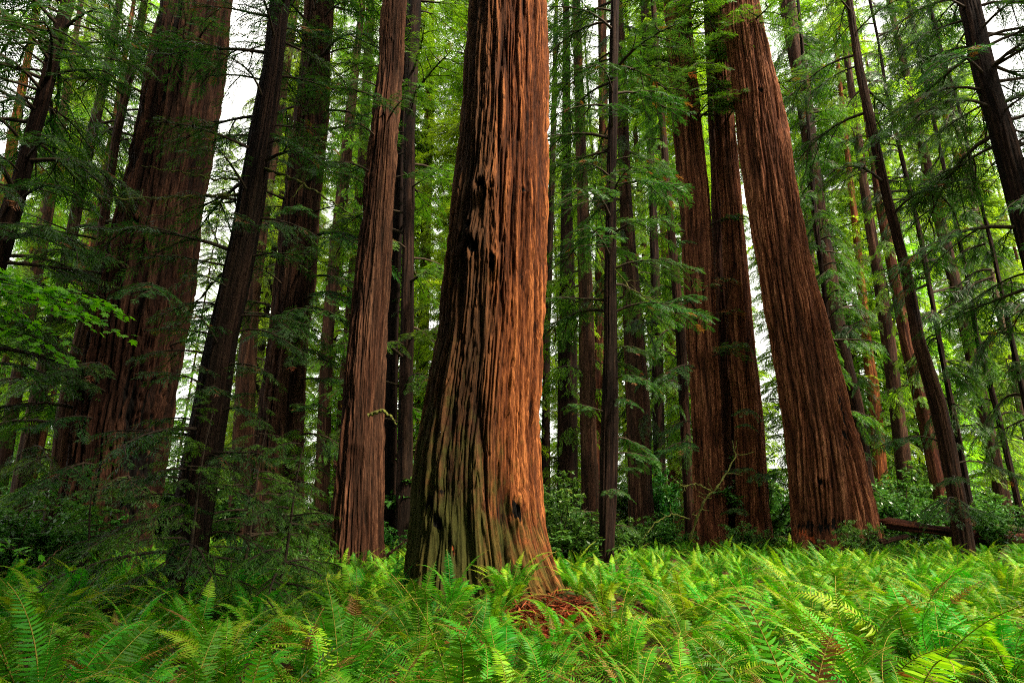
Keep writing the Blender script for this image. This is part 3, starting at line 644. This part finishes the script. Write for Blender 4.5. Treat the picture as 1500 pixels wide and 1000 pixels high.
for a in [(1085, 24.5, 1.15, 'rounded glossy shrub at the foot of the ridged redwood cluster', SH, 0, GSH),
          (1120, 25, .85, 'small shrub between the ridged cluster and the thick leaning redwood', SH, 1, GSH),
          (1250, 21, 1.25, 'low wide dark green shrub at the right foot of the thick leaning redwood', SH, 2, GSH),
          (1275, 22.5, 1.0, 'second low shrub, behind the wide one and left of the fallen log', SH, 0, GSH),
          (820, 17.5, 1.35, 'tall dark leafy shrub right beside the foot of the centre trunk', SHB, 0, GSH, 1.0),
          (845, 19, 1.0, 'dark leafy shrub left of the foot of the thin black tree', SHB, 1, GSH, .8),
          (800, 21, 1.2, 'pale green shrub showing behind the right edge of the centre trunk', SHB, 2, GSH, 1.3),
          (1330, 26, 1.3, 'broad leafy bush behind the fallen log', SHB, 1, GSH, 1.3),
          (1290, 28, 1.2, 'leafy bush with pale tips right of the thick leaning redwood', SHB, 0, GSH, 1.4),
          (1450, 24, 1.2, 'dark bush behind the mossy log by the right edge', SHB, 2, GSH, 1.1),
          (30, 13.5, 1.3, 'leafy bush at the left edge of the photo', SHB, 1, GSH, .9),
          (100, 16, 1.0, 'dark bush in front of the pale slim tree at far left', SHB, 0, GSH, .9),
          (300, 12.2, .9, 'dark leafless looking shrub behind the foot of the dark slim trunk', SH, 1, GSH),
          (370, 12.5, 1.0, 'dark shrub under the drooping young redwoods', SH, 2, GSH),
          (425, 12.4, .9, 'small shrub at the left end of the bright ferns', SH, 0, GSH),
          (450, 19, 1.1, 'light green shrub left of the straight red redwood foot', SH, 1, GSH),
          (965, 26, 1.0, 'low bush left of the ridged redwood cluster', SHB, 2, GSH, .8),
          (920, 24, .8, 'low bush right of the thin black tree', SHB, 1, GSH, .7),
          (560, 24, .8, 'low bush in the gap left of the centre trunk', SHB, 0, GSH, .7)]:
    shrub(*a)
for k in range(100):
    Y = 27+rgf.random()*62; px = -60+1620*((k*0.618) % 1.0)
    zn = [b for a, b in zones if px < a][0]
    x, z, m = at(px, 740, Y)
    o = obj('understory_bush', SHB[k % 3], None, (x, Y, float(ground_h(x, Y))-.05), (0, 0, R.uniform(0, 6.28)), (rgf.uniform(1.3, 2.6),)*2+(rgf.uniform(1.1, 2.3),))
    tag(o, f'background bush under the trees near the {zn}', 'bush', f'background bushes near the {zn}')

# ------------------------------------------------------------------ ferns
def frond(rg, L, a0, bend, npair, tint, hw=.1, curl=0.0, deadtip=False, width=1.0, rach=True):
    n = 15; s = np.linspace(0, 1, n); ang = a0-bend*s**1.25
    ds = L/(n-1); x = np.concatenate([[0], np.cumsum(np.cos(ang[:-1])*ds)]); z = np.concatenate([[0], np.cumsum(np.sin(ang[:-1])*ds)])
    y = curl*L*s**2
    pts = np.stack([x, y, z], 1); gs = []
    if rach: gs.append(tube(pts, .0045*(1-.8*s)+.0012, 3, 1))
    sp = np.linspace(.10, .995, npair); sp = np.repeat(sp, 2); sg = np.tile([1, -1], npair); sp = sp+sg*.004
    P = np.stack([np.interp(sp, s, pts[:, i]) for i in range(3)], 1); A = np.interp(sp, s, ang)
    Tn = np.stack([np.cos(A), 2*curl*sp, np.sin(A)], 1); Tn /= np.linalg.norm(Tn, axis=1)[:, None]
    Nn = np.stack([-np.sin(A), np.zeros_like(A), np.cos(A)], 1); Sd = np.cross(Nn, Tn)*sg[:, None]
    prof = np.clip(.45+2.6*sp, 0, 1)*np.clip(1.05-sp**2.6, 0, 1)
    l = hw*L*prof*rg.uniform(.85, 1.12, len(sp))
    fwd = .18+.35*sp**3+rg.normal(0, .07, len(sp)); dr = rg.uniform(-.05, .38, len(sp))
    d1 = Sd+Tn*fwd[:, None]-Nn*(dr*.5-.12)[:, None]; d1 /= np.linalg.norm(d1, axis=1)[:, None]
    d2 = Sd+Tn*(fwd+.25)[:, None]-Nn*(dr+.15)[:, None]; d2 /= np.linalg.norm(d2, axis=1)[:, None]
    gap = L*.9/npair; w = gap*.33*width*np.clip(prof*1.6, .3, 1)
    m = P+d1*(l*.5)[:, None]; t = m+d2*(l*.5)[:, None]
    tw = rg.normal(.35, .25, len(sp)); wd = Tn*np.cos(tw)[:, None]+Nn*np.sin(tw)[:, None]
    W = wd*w[:, None]
    v = np.stack([P-W*.8, P+W*.8, m+W*.9, m-W*.9, t+W*.18, t-W*.18], 1).reshape(-1, 3)
    k = np.arange(len(sp))*6
    q = np.concatenate([np.stack([k, k+1, k+2, k+3], 1), np.stack([k+3, k+2, k+4, k+5], 1)])
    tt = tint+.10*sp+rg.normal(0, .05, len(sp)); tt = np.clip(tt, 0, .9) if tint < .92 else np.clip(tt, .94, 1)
    if deadtip: tt = np.where(sp > rg.uniform(.6, .85), .96, tt)
    gs.append(G(v, q, np.repeat(tt, 6), np.zeros(len(q), int)))
    return join(gs)
rg = np.random.default_rng(41)
FR = []
for k in range(16):
    a0 = [1.45, 1.3, 1.15, 1.0][k % 4]; FR.append(frond(rg, 1.0, a0, rg.uniform(.9, 1.9), 38, rg.uniform(.0, .85), rg.uniform(.09, .125), rg.normal(0, .10), k in (5, 11), 1.0))
DEAD = [frond(rg, .9, .75, 1.3, 34, .97, .07, .1, width=.7), frond(rg, .8, .5, .9, 34, .98, .06, -.1, width=.6)]
FRM = [to_mesh('frond', f, [M_fern, M_stem]) for f in FR]; DRM = [to_mesh('dead_frond', f, [M_fern, M_stem]) for f in DEAD]
FRL = [frond(rg, 1.0, [1.4, 1.2, 1.0][k % 3], rg.uniform(.9, 1.8), 26, rg.uniform(.25, .8), rg.uniform(.085, .115), rg.normal(0, .12), False, 1.05, True) for k in range(8)]
def fern_clump(rg, nf, lib):
    gs = []
    az = np.arange(nf)*2.4+rg.normal(0, .3, nf); sc = rg.uniform(.7, 1.15, nf); v = rg.integers(0, len(lib), nf)
    for i in range(len(lib)):
        mk = v == i
        if mk.any():
            T_ = np.stack([.05*np.cos(az[mk]), .05*np.sin(az[mk]), np.zeros(mk.sum())], 1)
            gs.append(place(lib[i], rots(az[mk], rg.normal(0, .12, mk.sum()), rg.normal(0, .15, mk.sum()), sc[mk]), T_, rg.normal(0, .12, mk.sum())))
    if rg.random() < .35: gs.append(place(DEAD[0], rots(rg.uniform(0, 6.28, 2), [0, -.2], [0, .2], [.8, .9]), np.zeros((2, 3)), None, np.array([True, True])))
    return join(gs)
rg = np.random.default_rng(43)
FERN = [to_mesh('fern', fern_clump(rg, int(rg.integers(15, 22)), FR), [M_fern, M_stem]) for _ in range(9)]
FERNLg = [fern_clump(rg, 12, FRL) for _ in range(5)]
# sites
rp = np.random.default_rng(53); sites = []
trees_at = [(root_info[o][2], root_info[o][3], root_info[o][4]) for o in root_info]
y = 3.3
while y < 34:
    step = .74+.009*y; hw = y*1.02+1.5; x = -hw
    while x < hw:
        sx = x+rp.uniform(-.35, .35)*step; sy = y+rp.uniform(-.4, .4)*step
        ok = all((sx-a)**2+(sy-b)**2 > (c*1.12+.25)**2 for a, b, c in trees_at)
        if abs(sx-.75) < .38 and 8.9 < sy < 10.3: ok = False          # the patch of red litter by the root
        if sy > 27 and rp.random() < .35: ok = False
        if rp.random() < .05: ok = False
        if ok: sites.append((sx, sy))
        x += step*(1.0 if sy < 20 else 1.25)
    y += step*.92
vis = []; rest = []
for s_ in sites:
    u, v = proj(s_[0], s_[1], .7)
    (vis if -60 < u < 1560 and v < 1130 and s_[1] < 17.5 else rest).append((s_[0], s_[1], u, v))
vis.sort(key=lambda a: a[1]); print('ferns', len(vis), len(rest))
ind = vis[:300]; rest += vis[300:]
cols_ = [(150, 'at the far left'), (300, 'below the huge left redwood'), (450, 'below the dark slim trunk'), (580, 'below the straight red redwood'), (700, 'below the centre trunk'), (830, 'below the centre trunk foot'), (930, 'below the thin black tree'), (1100, 'below the ridged redwood cluster'), (1280, 'below the thick leaning redwood'), (1420, 'below the slender leaning pale tree'), (9999, 'at the far right')]
cnt = {}
ordw = ['first', 'second', 'third', 'fourth', 'fifth', 'sixth', 'seventh', 'eighth', 'ninth', 'tenth', 'eleventh', 'twelfth']
NEAR = 64
pend = {}
for k, (x, y, u, v) in enumerate(ind):
    zn = [b for a, b in cols_ if u < a][0]
    zb = float(ground_h(x, y)); big = (rp.uniform(.7, 1.12) if rp.random() < .9 or abs(x) < 2.5 else rp.uniform(1.2, 1.35))*(1.12 if y < 8 else (.98 if y < 12 else .82))*(.85 if abs(x-.8) < 1.0 and 7 < y < 9 else 1)
    if k < NEAR:
        root = bpy.data.objects.new('sword_fern', None); C.objects.link(root); root.location = (x, y, zb)
        nf = int(rp.integers(12, 18)); az0 = rp.uniform(0, 6.28)
        for f in range(nf):
            vi = int(rp.integers(0, 16)); a = az0+f*2.4+rp.normal(0, .25); sc = big*rp.uniform(.75, 1.15)
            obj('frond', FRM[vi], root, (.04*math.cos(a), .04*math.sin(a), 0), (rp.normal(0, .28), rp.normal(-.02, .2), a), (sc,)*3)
        nd = int(rp.integers(0, 5) // 3)
        for f in range(nd):
            a = rp.uniform(0, 6.28); obj('dead_frond', DRM[f % 2], root, (0, 0, .02), (rp.normal(0, .2), rp.uniform(-.1, .2), a), (big*.9,)*3)
        row = 'nearest row' if y < 4.6 else ('second row' if y < 5.6 else 'third row')
        pend.setdefault((row, zn), []).append((u, root, nd))
    else:
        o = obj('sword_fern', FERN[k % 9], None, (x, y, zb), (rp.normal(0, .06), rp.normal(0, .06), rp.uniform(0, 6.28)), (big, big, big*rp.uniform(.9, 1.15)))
        row = 'front' if y < 8 else ('middle' if y < 12 else 'back')
        tag(o, f'arching green fern, {row} of the bed, {zn}', 'fern', f'sword ferns in the {row} of the bed {zn}')
for (row, zn), lst in pend.items():
    lst.sort(key=lambda a: a[0])
    for i, (u, root, nd) in enumerate(lst):
        pos = '' if len(lst) == 1 else f', {ordw[i]} from left'
        tag(root, f"{'fern with brown dead fronds' if nd else 'all green fern'}, {row} {zn}{pos}", 'fern', 'sword ferns filling the foreground')
gs = []
for k, (x, y, u, v) in enumerate(rest):
    s_ = rp.uniform(.7, 1.0)
    gs.append(place(FERNLg[k % 5], rots([rp.uniform(0, 6.28)], [0.], [0.], [s_]), np.array([[x, y, float(ground_h(x, y))]]), np.array([rp.normal(0, .08)])))
tag(obj('fern_bed', to_mesh('fern_bed', join(gs), [M_fern, M_stem])), 'bed of green ferns covering the forest floor behind the nearer ferns', 'ferns', kind='stuff')

# ------------------------------------------------------------------ litter
n = 5200; lx = np.r_[rp.normal(.7, .55, 2600), rp.uniform(-9, 10, n-2600)]; ly = np.r_[rp.normal(9.5, .6, 2600), rp.uniform(3, 16, n-2600)]
d = rp.normal(0, 1, (n, 3)); d[:, 2] *= .25; d /= np.linalg.norm(d, axis=1)[:, None]; nn = rp.normal(0, .3, (n, 3)); nn[:, 2] += 1; nn /= np.linalg.norm(nn, axis=1)[:, None]
gl = blade(np.stack([lx, ly, ground_h(lx, ly)+.02+.05*rp.random(n)*(np.arange(n) < 2600)], 1), d, rp.uniform(.1, .32, n), rp.uniform(.015, .05, n), nn, rp.random(n))
tag(obj('leaf_litter', to_mesh('leaf_litter', gl, [M_litter])), 'rust red dead sprays strewn over the forest floor', 'litter', kind='stuff')

# ------------------------------------------------------------------ logs and sticks
def log(p0, p1, r0, r1, mat, label, moss=.3, seed=5, ragged=True, name='fallen_log'):
    p0 = np.array(p0); p1 = np.array(p1); n = 60; s = np.linspace(0, 1, n); ns = 40
    d = p1-p0; Ln = np.linalg.norm(d); d /= Ln; up = np.array([0, 0, 1.]); A = np.cross(d, up); A /= np.linalg.norm(A); B = np.cross(A, d)
    th = np.arange(ns)*2*PI/ns; TT, SS = np.meshgrid(th, s)
    nzv = vnoise(TT/(2*PI)*14, SS*Ln*.8, 14, seed); rr = (r0+(r1-r0)*SS)*(1+.28*(nzv-.5)+.12*np.sin(SS*9))
    ext = SS*Ln
    if ragged: ext = ext+np.where(SS < .001, -(.5*vnoise(TT/(2*PI)*9, SS, 9, seed+3)), 0)
    rr = np.where((SS < .001) | (SS > .999), rr*.55, rr)
    P = p0+d*ext[..., None]+rr[..., None]*(np.cos(TT)[..., None]*A+np.sin(TT)[..., None]*B)
    i, j = np.meshgrid(np.arange(n-1), np.arange(ns), indexing='ij'); j2 = (j+1) % ns
    q = np.stack([i*ns+j, i*ns+j2, (i+1)*ns+j2, (i+1)*ns+j], -1).reshape(-1, 4)
    q = np.concatenate([q, np.array([[0, k+1, k+2, k+3] for k in range(0, ns-3, 2)]), (n-1)*ns+np.array([[0, k+1, k+2, k+3] for k in range(0, ns-3, 2)])])
    bk = np.stack([.4*np.cos(TT), .4*np.sin(TT), SS*Ln], -1).reshape(-1, 3)
    c = P.reshape(-1, 3).mean(0)
    o = obj(name, to_mesh(name, G(P.reshape(-1, 3)-c, q, np.zeros(n*ns), np.zeros(len(q), int)), [mat], True, dict(bk=bk, ridge=nzv.ravel(), moss=np.clip(moss*np.sin(TT), 0, 1).ravel())), None, tuple(c))
    tag(o, label, 'log', 'fallen logs on the forest floor'); return o
def gp(px, py, Y):
    x, z, m = at(px, py, Y); return (x, Y, z)
log(gp(1298, 766, 23), gp(1425, 783, 22.5), .21, .17, M_red, 'reddish fallen log with a splintered left end behind the slender leaning tree', .3, 5)
log(gp(1400, 785, 24), gp(1580, 788, 24), .24, .22, M_red, 'fallen log reaching the right edge of the photo', .3, 6, False)
log(gp(1420, 776, 26), gp(1590, 778, 26), .25, .25, M_brown, 'moss covered fallen log above the red one at the right edge', 1.3, 7, False)
log(gp(1288, 794, 21), gp(1330, 784, 21), .10, .06, M_brown, 'short dark fallen limb below the splintered log end', .1, 8, False)
log(gp(440, 776, 27), gp(520, 768, 28), .22, .2, M_red, 'thin reddish fallen log left of the straight red redwood', .1, 9, False)
def stick(pts, r0, mat, label, name='stick', moss=False, grp=None):
    pts = np.array(pts, float); s = np.linspace(0, 1, len(pts)); ss = np.linspace(0, 1, 40)
    P = np.stack([np.interp(ss, s, pts[:, i]) for i in range(3)], 1); P[1:-1] += .012*np.sin(ss[1:-1, None]*np.array([31., 23, 41]))
    c = P[0].copy(); o = obj(name, to_mesh(name, tube(P-c, r0*(1-.75*ss)+.004, 8, 0), [mat], True), None, tuple(c)); tag(o, label, 'stick', grp); return o
stick([gp(565, 815, 14.5), gp(596, 790, 14.5)], .035, M_deadwood, 'dark broken stick poking from the ferns left of the centre trunk')
stick([gp(50, 838, 12), gp(92, 800, 13)], .02, M_deadwood, 'thin grey stick leaning at the foot of the huge left redwood')

# ------------------------------------------------------------------ bare mossy limbs
def mossy_limb(root, pix, Y, r0, seed, twigs=8, label=None):
    loc = root.location; rg = np.random.default_rng(seed)
    pts = np.array([gp(a, b, Y+c) for a, b, c in pix])-np.array(loc); s = np.linspace(0, 1, len(pts)); ss = np.linspace(0, 1, 50)
    P = np.stack([np.interp(ss, s, pts[:, i]) for i in range(3)], 1); P += .02*np.sin(ss[:, None]*np.array([17., 13, 29])*2)*np.minimum(1, ss*4)[:, None]
    gs = [tube(P, (r0*(1-.8*ss)+.005)*(1+.35*np.sin(ss*60+seed)), 7, 0)]
    for k in range(twigs):
        q = rg.uniform(.15, .95); p = np.array([np.interp(q, ss, P[:, i]) for i in range(3)]); d = rg.normal(0, 1, 3); d[1] *= .6
        l = rg.uniform(.25, .8)*np.linalg.norm(P[-1]-P[0])*.25; d /= np.linalg.norm(d); t = np.linspace(0, 1, 9)
        tp = p+d*(t*l)[:, None]; tp[:, 2] += np.sin(t*4+k)*.08*l; tp[:, 0] += np.sin(t*7+k)*.05*l
        gs.append(tube(tp, r0*.4*(1-.7*t)+.003, 5, 0))
    o = obj('bare_branch', to_mesh('bare_branch', join(gs), [M_mosswood], True), root); o['label'] = label or 'bare mossy branch'
mossy_limb(near_thin, [(352, 285, 0), (280, 288, -.4), (215, 291, -.8), (150, 291, -1.2)], 10.7, .030, 1, 5)
mossy_limb(near_thin, [(360, 262, 0), (310, 262, -.2), (265, 252, -.4), (205, 243, -.7)], 10.7, .022, 2, 5)
mossy_limb(near_thin, [(382, 245, 0), (430, 262, -.2), (470, 285, -.3), (515, 315, -.4)], 10.7, .032, 3, 4)
mossy_limb(near_thin, [(345, 295, 0), (290, 300, .1), (250, 318, .0), (210, 318, -.2)], 10.7, .02, 4, 6)
mossy_limb(near_thin, [(325, 400, 0), (290, 440, .3), (262, 480, .3), (245, 500, .3)], 10.9, .02, 5, 3)
mossy_limb(clus_l, [(1010, 790, -2), (1030, 735, -2.6), (1055, 708, -2.8), (1078, 668, -2.6), (1072, 645, -2.4)], 26, .045, 6, 12, 'crooked yellow green mossy bare limb')
mossy_limb(clus_l, [(1040, 718, -2.4), (1020, 708, -2.6), (1000, 712, -2.8), (985, 700, -3)], 26, .03, 7, 8, 'short mossy bare limb')
mossy_limb(clus_l, [(1010, 760, -2), (985, 752, -2.4), (960, 765, -2.6), (940, 790, -2.8)], 26, .03, 8, 6, 'low mossy bare limb')
mossy_limb(red_left, [(540, 608, -1.2), (560, 600, -1.35), (575, 612, -1.3), (580, 622, -1.2)], 20, .06, 9, 2, 'short bent dead limb stub')
mossy_limb(thin12, [(890, 380, 0), (925, 425, -.4), (960, 440, -.6), (1000, 470, -.8)], 17, .02, 10, 6, 'thin bare branch')
mossy_limb(slim_r, [(1290, 210, 0), (1330, 215, -.3), (1375, 235, -.5)], 22, .03, 11, 5, 'thin bare branch')

# ------------------------------------------------------------------ vine maple reaching in from the left
def maple_leaf(rg):
    ang = np.array([-180, -150, -120, -95, -70, -48, -22, 0, 22, 48, 70, 95, 120, 150])*PI/180
    rad = np.array([.25, .5, .42, .8, .5, .95, .6, 1.1, .6, .95, .5, .8, .42, .5])*.5
    v = np.stack([rad*np.cos(ang)+.3, rad*np.sin(ang), -.25*rad**2+.03*np.cos(ang*5)], 1); v = np.r_[[[.3, 0, .03]], v]
    q = np.array([[0, 1+k, 1+(k+1) % 14, 1+(k+2) % 14] for k in range(0, 14, 2)])
    return G(v, q, np.full(15, .5), np.zeros(len(q), int))
ML = maple_leaf(R)
def maple(name, label, ends, Y0, nleaf, size):
    rg = np.random.default_rng(len(label)); gs = []
    base = np.array(gp(*ends[0][0], Y0)); 
    for (pa, pb) in ends:
        a = np.array(gp(*pa, Y0)); b = np.array(gp(*pb, Y0+rg.uniform(-.3, .3))); s = np.linspace(0, 1, 10)
        pts = a+(b-a)*s[:, None]; pts[:, 2] += .10*np.sin(s*PI); gs.append(tube(pts-base, .010*(1-.8*s)+.002, 5, 1))
        k = nleaf; st = rg.uniform(.05, 1, k); P = a+(b-a)*st[:, None]; P[:, 2] += .10*np.sin(st*PI); P += rg.normal(0, .055, (k, 3))*np.array([1, 2.2, .6])
        yaw = math.atan2(b[1]-a[1], b[0]-a[0])+rg.normal(0, .9, k)
        gs.append(place(ML, rots(yaw, rg.normal(-.35, .25, k), rg.normal(0, .4, k), rg.uniform(.7, 1.2, k)*size), P-base, rg.normal(0, .25, k)))
    return join(gs), base
g1, b1 = maple('a', 'x', [((-60, 395), (60, 425)), ((-60, 430), (150, 470)), ((-40, 420), (185, 495)), ((-60, 470), (100, 530)), ((60, 425), (182, 465)), ((-60, 405), (110, 455)), ((-60, 440), (70, 490))], 7.0, 75, .15)
root = bpy.data.objects.new('vine_maple', None); C.objects.link(root); rx = b1[0]-1.2; root.location = (rx, 7.4, float(ground_h(rx, 7.4)))
off = np.array([b1[0]-rx, b1[1]-7.4, b1[2]-root.location[2]])
s = np.linspace(0, 1, 14); st = off*s[:, None]**np.array([1.6, 1, .8]); obj('stem', to_mesh('stem', tube(st, .03*(1-.6*s), 7, 0), [M_twig], True), root)
obj('foliage', to_mesh('foliage', g1, [M_maple, M_twig]), root, tuple(off)); tag(root, 'bright lime green vine maple spray reaching in from the left edge', 'small tree')
g2, b2_ = maple('b', 'yy', [((-30, 812), (48, 818)), ((-20, 800), (30, 812))], 8.2, 12, .15)
root = bpy.data.objects.new('maple_seedling', None); C.objects.link(root); rx = b2_[0]-.25; root.location = (rx, 8.2, float(ground_h(rx, 8.2)))
off = np.array([b2_[0]-rx, 0, b2_[2]-root.location[2]]); st = off*s[:, None]**np.array([1.6, 1, .8]); obj('stem', to_mesh('stem', tube(st, .012*(1-.6*s), 6, 0), [M_twig], True), root)
obj('foliage', to_mesh('foliage', g2, [M_maple, M_twig]), root, tuple(off)); tag(root, 'low bright green maple seedling at the left edge above the dark ferns', 'plant')

# ------------------------------------------------------------------ ground
m, nt = new_mat('forest_floor'); L = nt.links.new
tc = N(nt, 'ShaderNodeTexCoord')
def gn(sc, det=5): 
    n_ = N(nt, 'ShaderNodeTexNoise', inp={'Scale': sc, 'Detail': det, 'Roughness': .65}); L(tc.outputs['Object'], n_.inputs['Vector']); return n_.outputs['Fac']
a = gn(.6); b = gn(14); c = gn(60, 3)
col = ramp(nt, [(.3, (.012, .007, .004)), (.5, (.05, .022, .011)), (.7, (.13, .055, .025))], b).outputs[0]
col = mixc(nt, ramp(nt, [(.45, (0, 0, 0)), (.6, (1, 1, 1))], a).outputs[0], col, mixc(nt, c, (.01, .025, .005), (.04, .09, .015)))
p = N(nt, 'ShaderNodeBsdfPrincipled', inp={'Roughness': .95, 'Specular IOR Level': .1}); L(col, p.inputs['Base Color'])
bb = N(nt, 'ShaderNodeBump', inp={'Strength': .8, 'Distance': .05}); L(b, bb.inputs['Height']); L(bb.outputs[0], p.inputs['Normal'])
L(p.outputs[0], N(nt, 'ShaderNodeOutputMaterial').inputs[0])
gx = np.r_[-900, -300, -120, np.linspace(-60, 60, 161), 120, 300, 900]; gy = np.r_[-900, -200, -40, np.linspace(-10, 110, 161), 200, 400, 900]
XX, YY = np.meshgrid(gx, gy); P = np.stack([XX, YY, ground_h(XX, YY)], -1)
nx = len(gx); i, j = np.meshgrid(np.arange(len(gy)-1), np.arange(nx-1), indexing='ij')
q = np.stack([i*nx+j, i*nx+j+1, (i+1)*nx+j+1, (i+1)*nx+j], -1).reshape(-1, 4)
tag(obj('ground', to_mesh('ground', G(P.reshape(-1, 3), q, np.zeros(len(gx)*len(gy)), np.zeros(len(q), int)), [m], True)), 'brown forest floor', kind='structure')

# ------------------------------------------------------------------ light
SUN_EL = math.radians(50); SUN_AZ = math.radians(-38)      # azimuth measured from +X towards +Y
sd = np.array([math.cos(SUN_EL)*math.cos(SUN_AZ), math.cos(SUN_EL)*math.sin(SUN_AZ), math.sin(SUN_EL)])
w = bpy.data.worlds.new('World'); S.world = w; w.use_nodes = True; nt = w.node_tree; nt.nodes.clear(); L = nt.links.new
sky = N(nt, 'ShaderNodeTexSky', sky_type='NISHITA', sun_disc=False, sun_elevation=SUN_EL, sun_rotation=math.atan2(sd[0], sd[1]))
sk = mixc(nt, 1.0, sky.outputs[0], (.1, .1, .1), 'MULTIPLY')
tc = N(nt, 'ShaderNodeTexCoord'); n_ = N(nt, 'ShaderNodeTexNoise', inp={'Scale': 3.0, 'Detail': 5.0}); L(tc.outputs['Generated'], n_.inputs['Vector'])
cl = mixc(nt, n_.outputs['Fac'], (1.05, 1.02, .93), (1.65, 1.6, 1.46))
bg = N(nt, 'ShaderNodeBackground'); L(mixc(nt, .82, sk, cl), bg.inputs[0]); bg.inputs[1].default_value = 1.0
L(bg.outputs[0], N(nt, 'ShaderNodeOutputWorld').inputs[0])
ld = bpy.data.lights.new('sun', 'SUN'); ld.energy = 5.0; ld.angle = math.radians(8); ld.color = (1, .86, .68)
lo = bpy.data.objects.new('sun', ld); C.objects.link(lo); lo.rotation_euler = Vector(-sd).to_track_quat('-Z', 'Y').to_euler(); lo.location = (0, 0, 80)

S.view_settings.view_transform = 'Standard'; S.view_settings.look = 'None'; S.view_settings.exposure = 1.3; S.view_settings.gamma = 1
cy = S.cycles
cy.max_bounces = 6; cy.diffuse_bounces = 3; cy.glossy_bounces = 2; cy.transmission_bounces = 3; cy.transparent_max_bounces = 4
cy.use_denoising = False; cy.denoising_prefilter = 'NONE'; cy.pixel_filter_type = 'BLACKMAN_HARRIS'; cy.filter_width = 1.1; cy.caustics_reflective = False; cy.caustics_refractive = False
cy.sample_clamp_indirect = 4
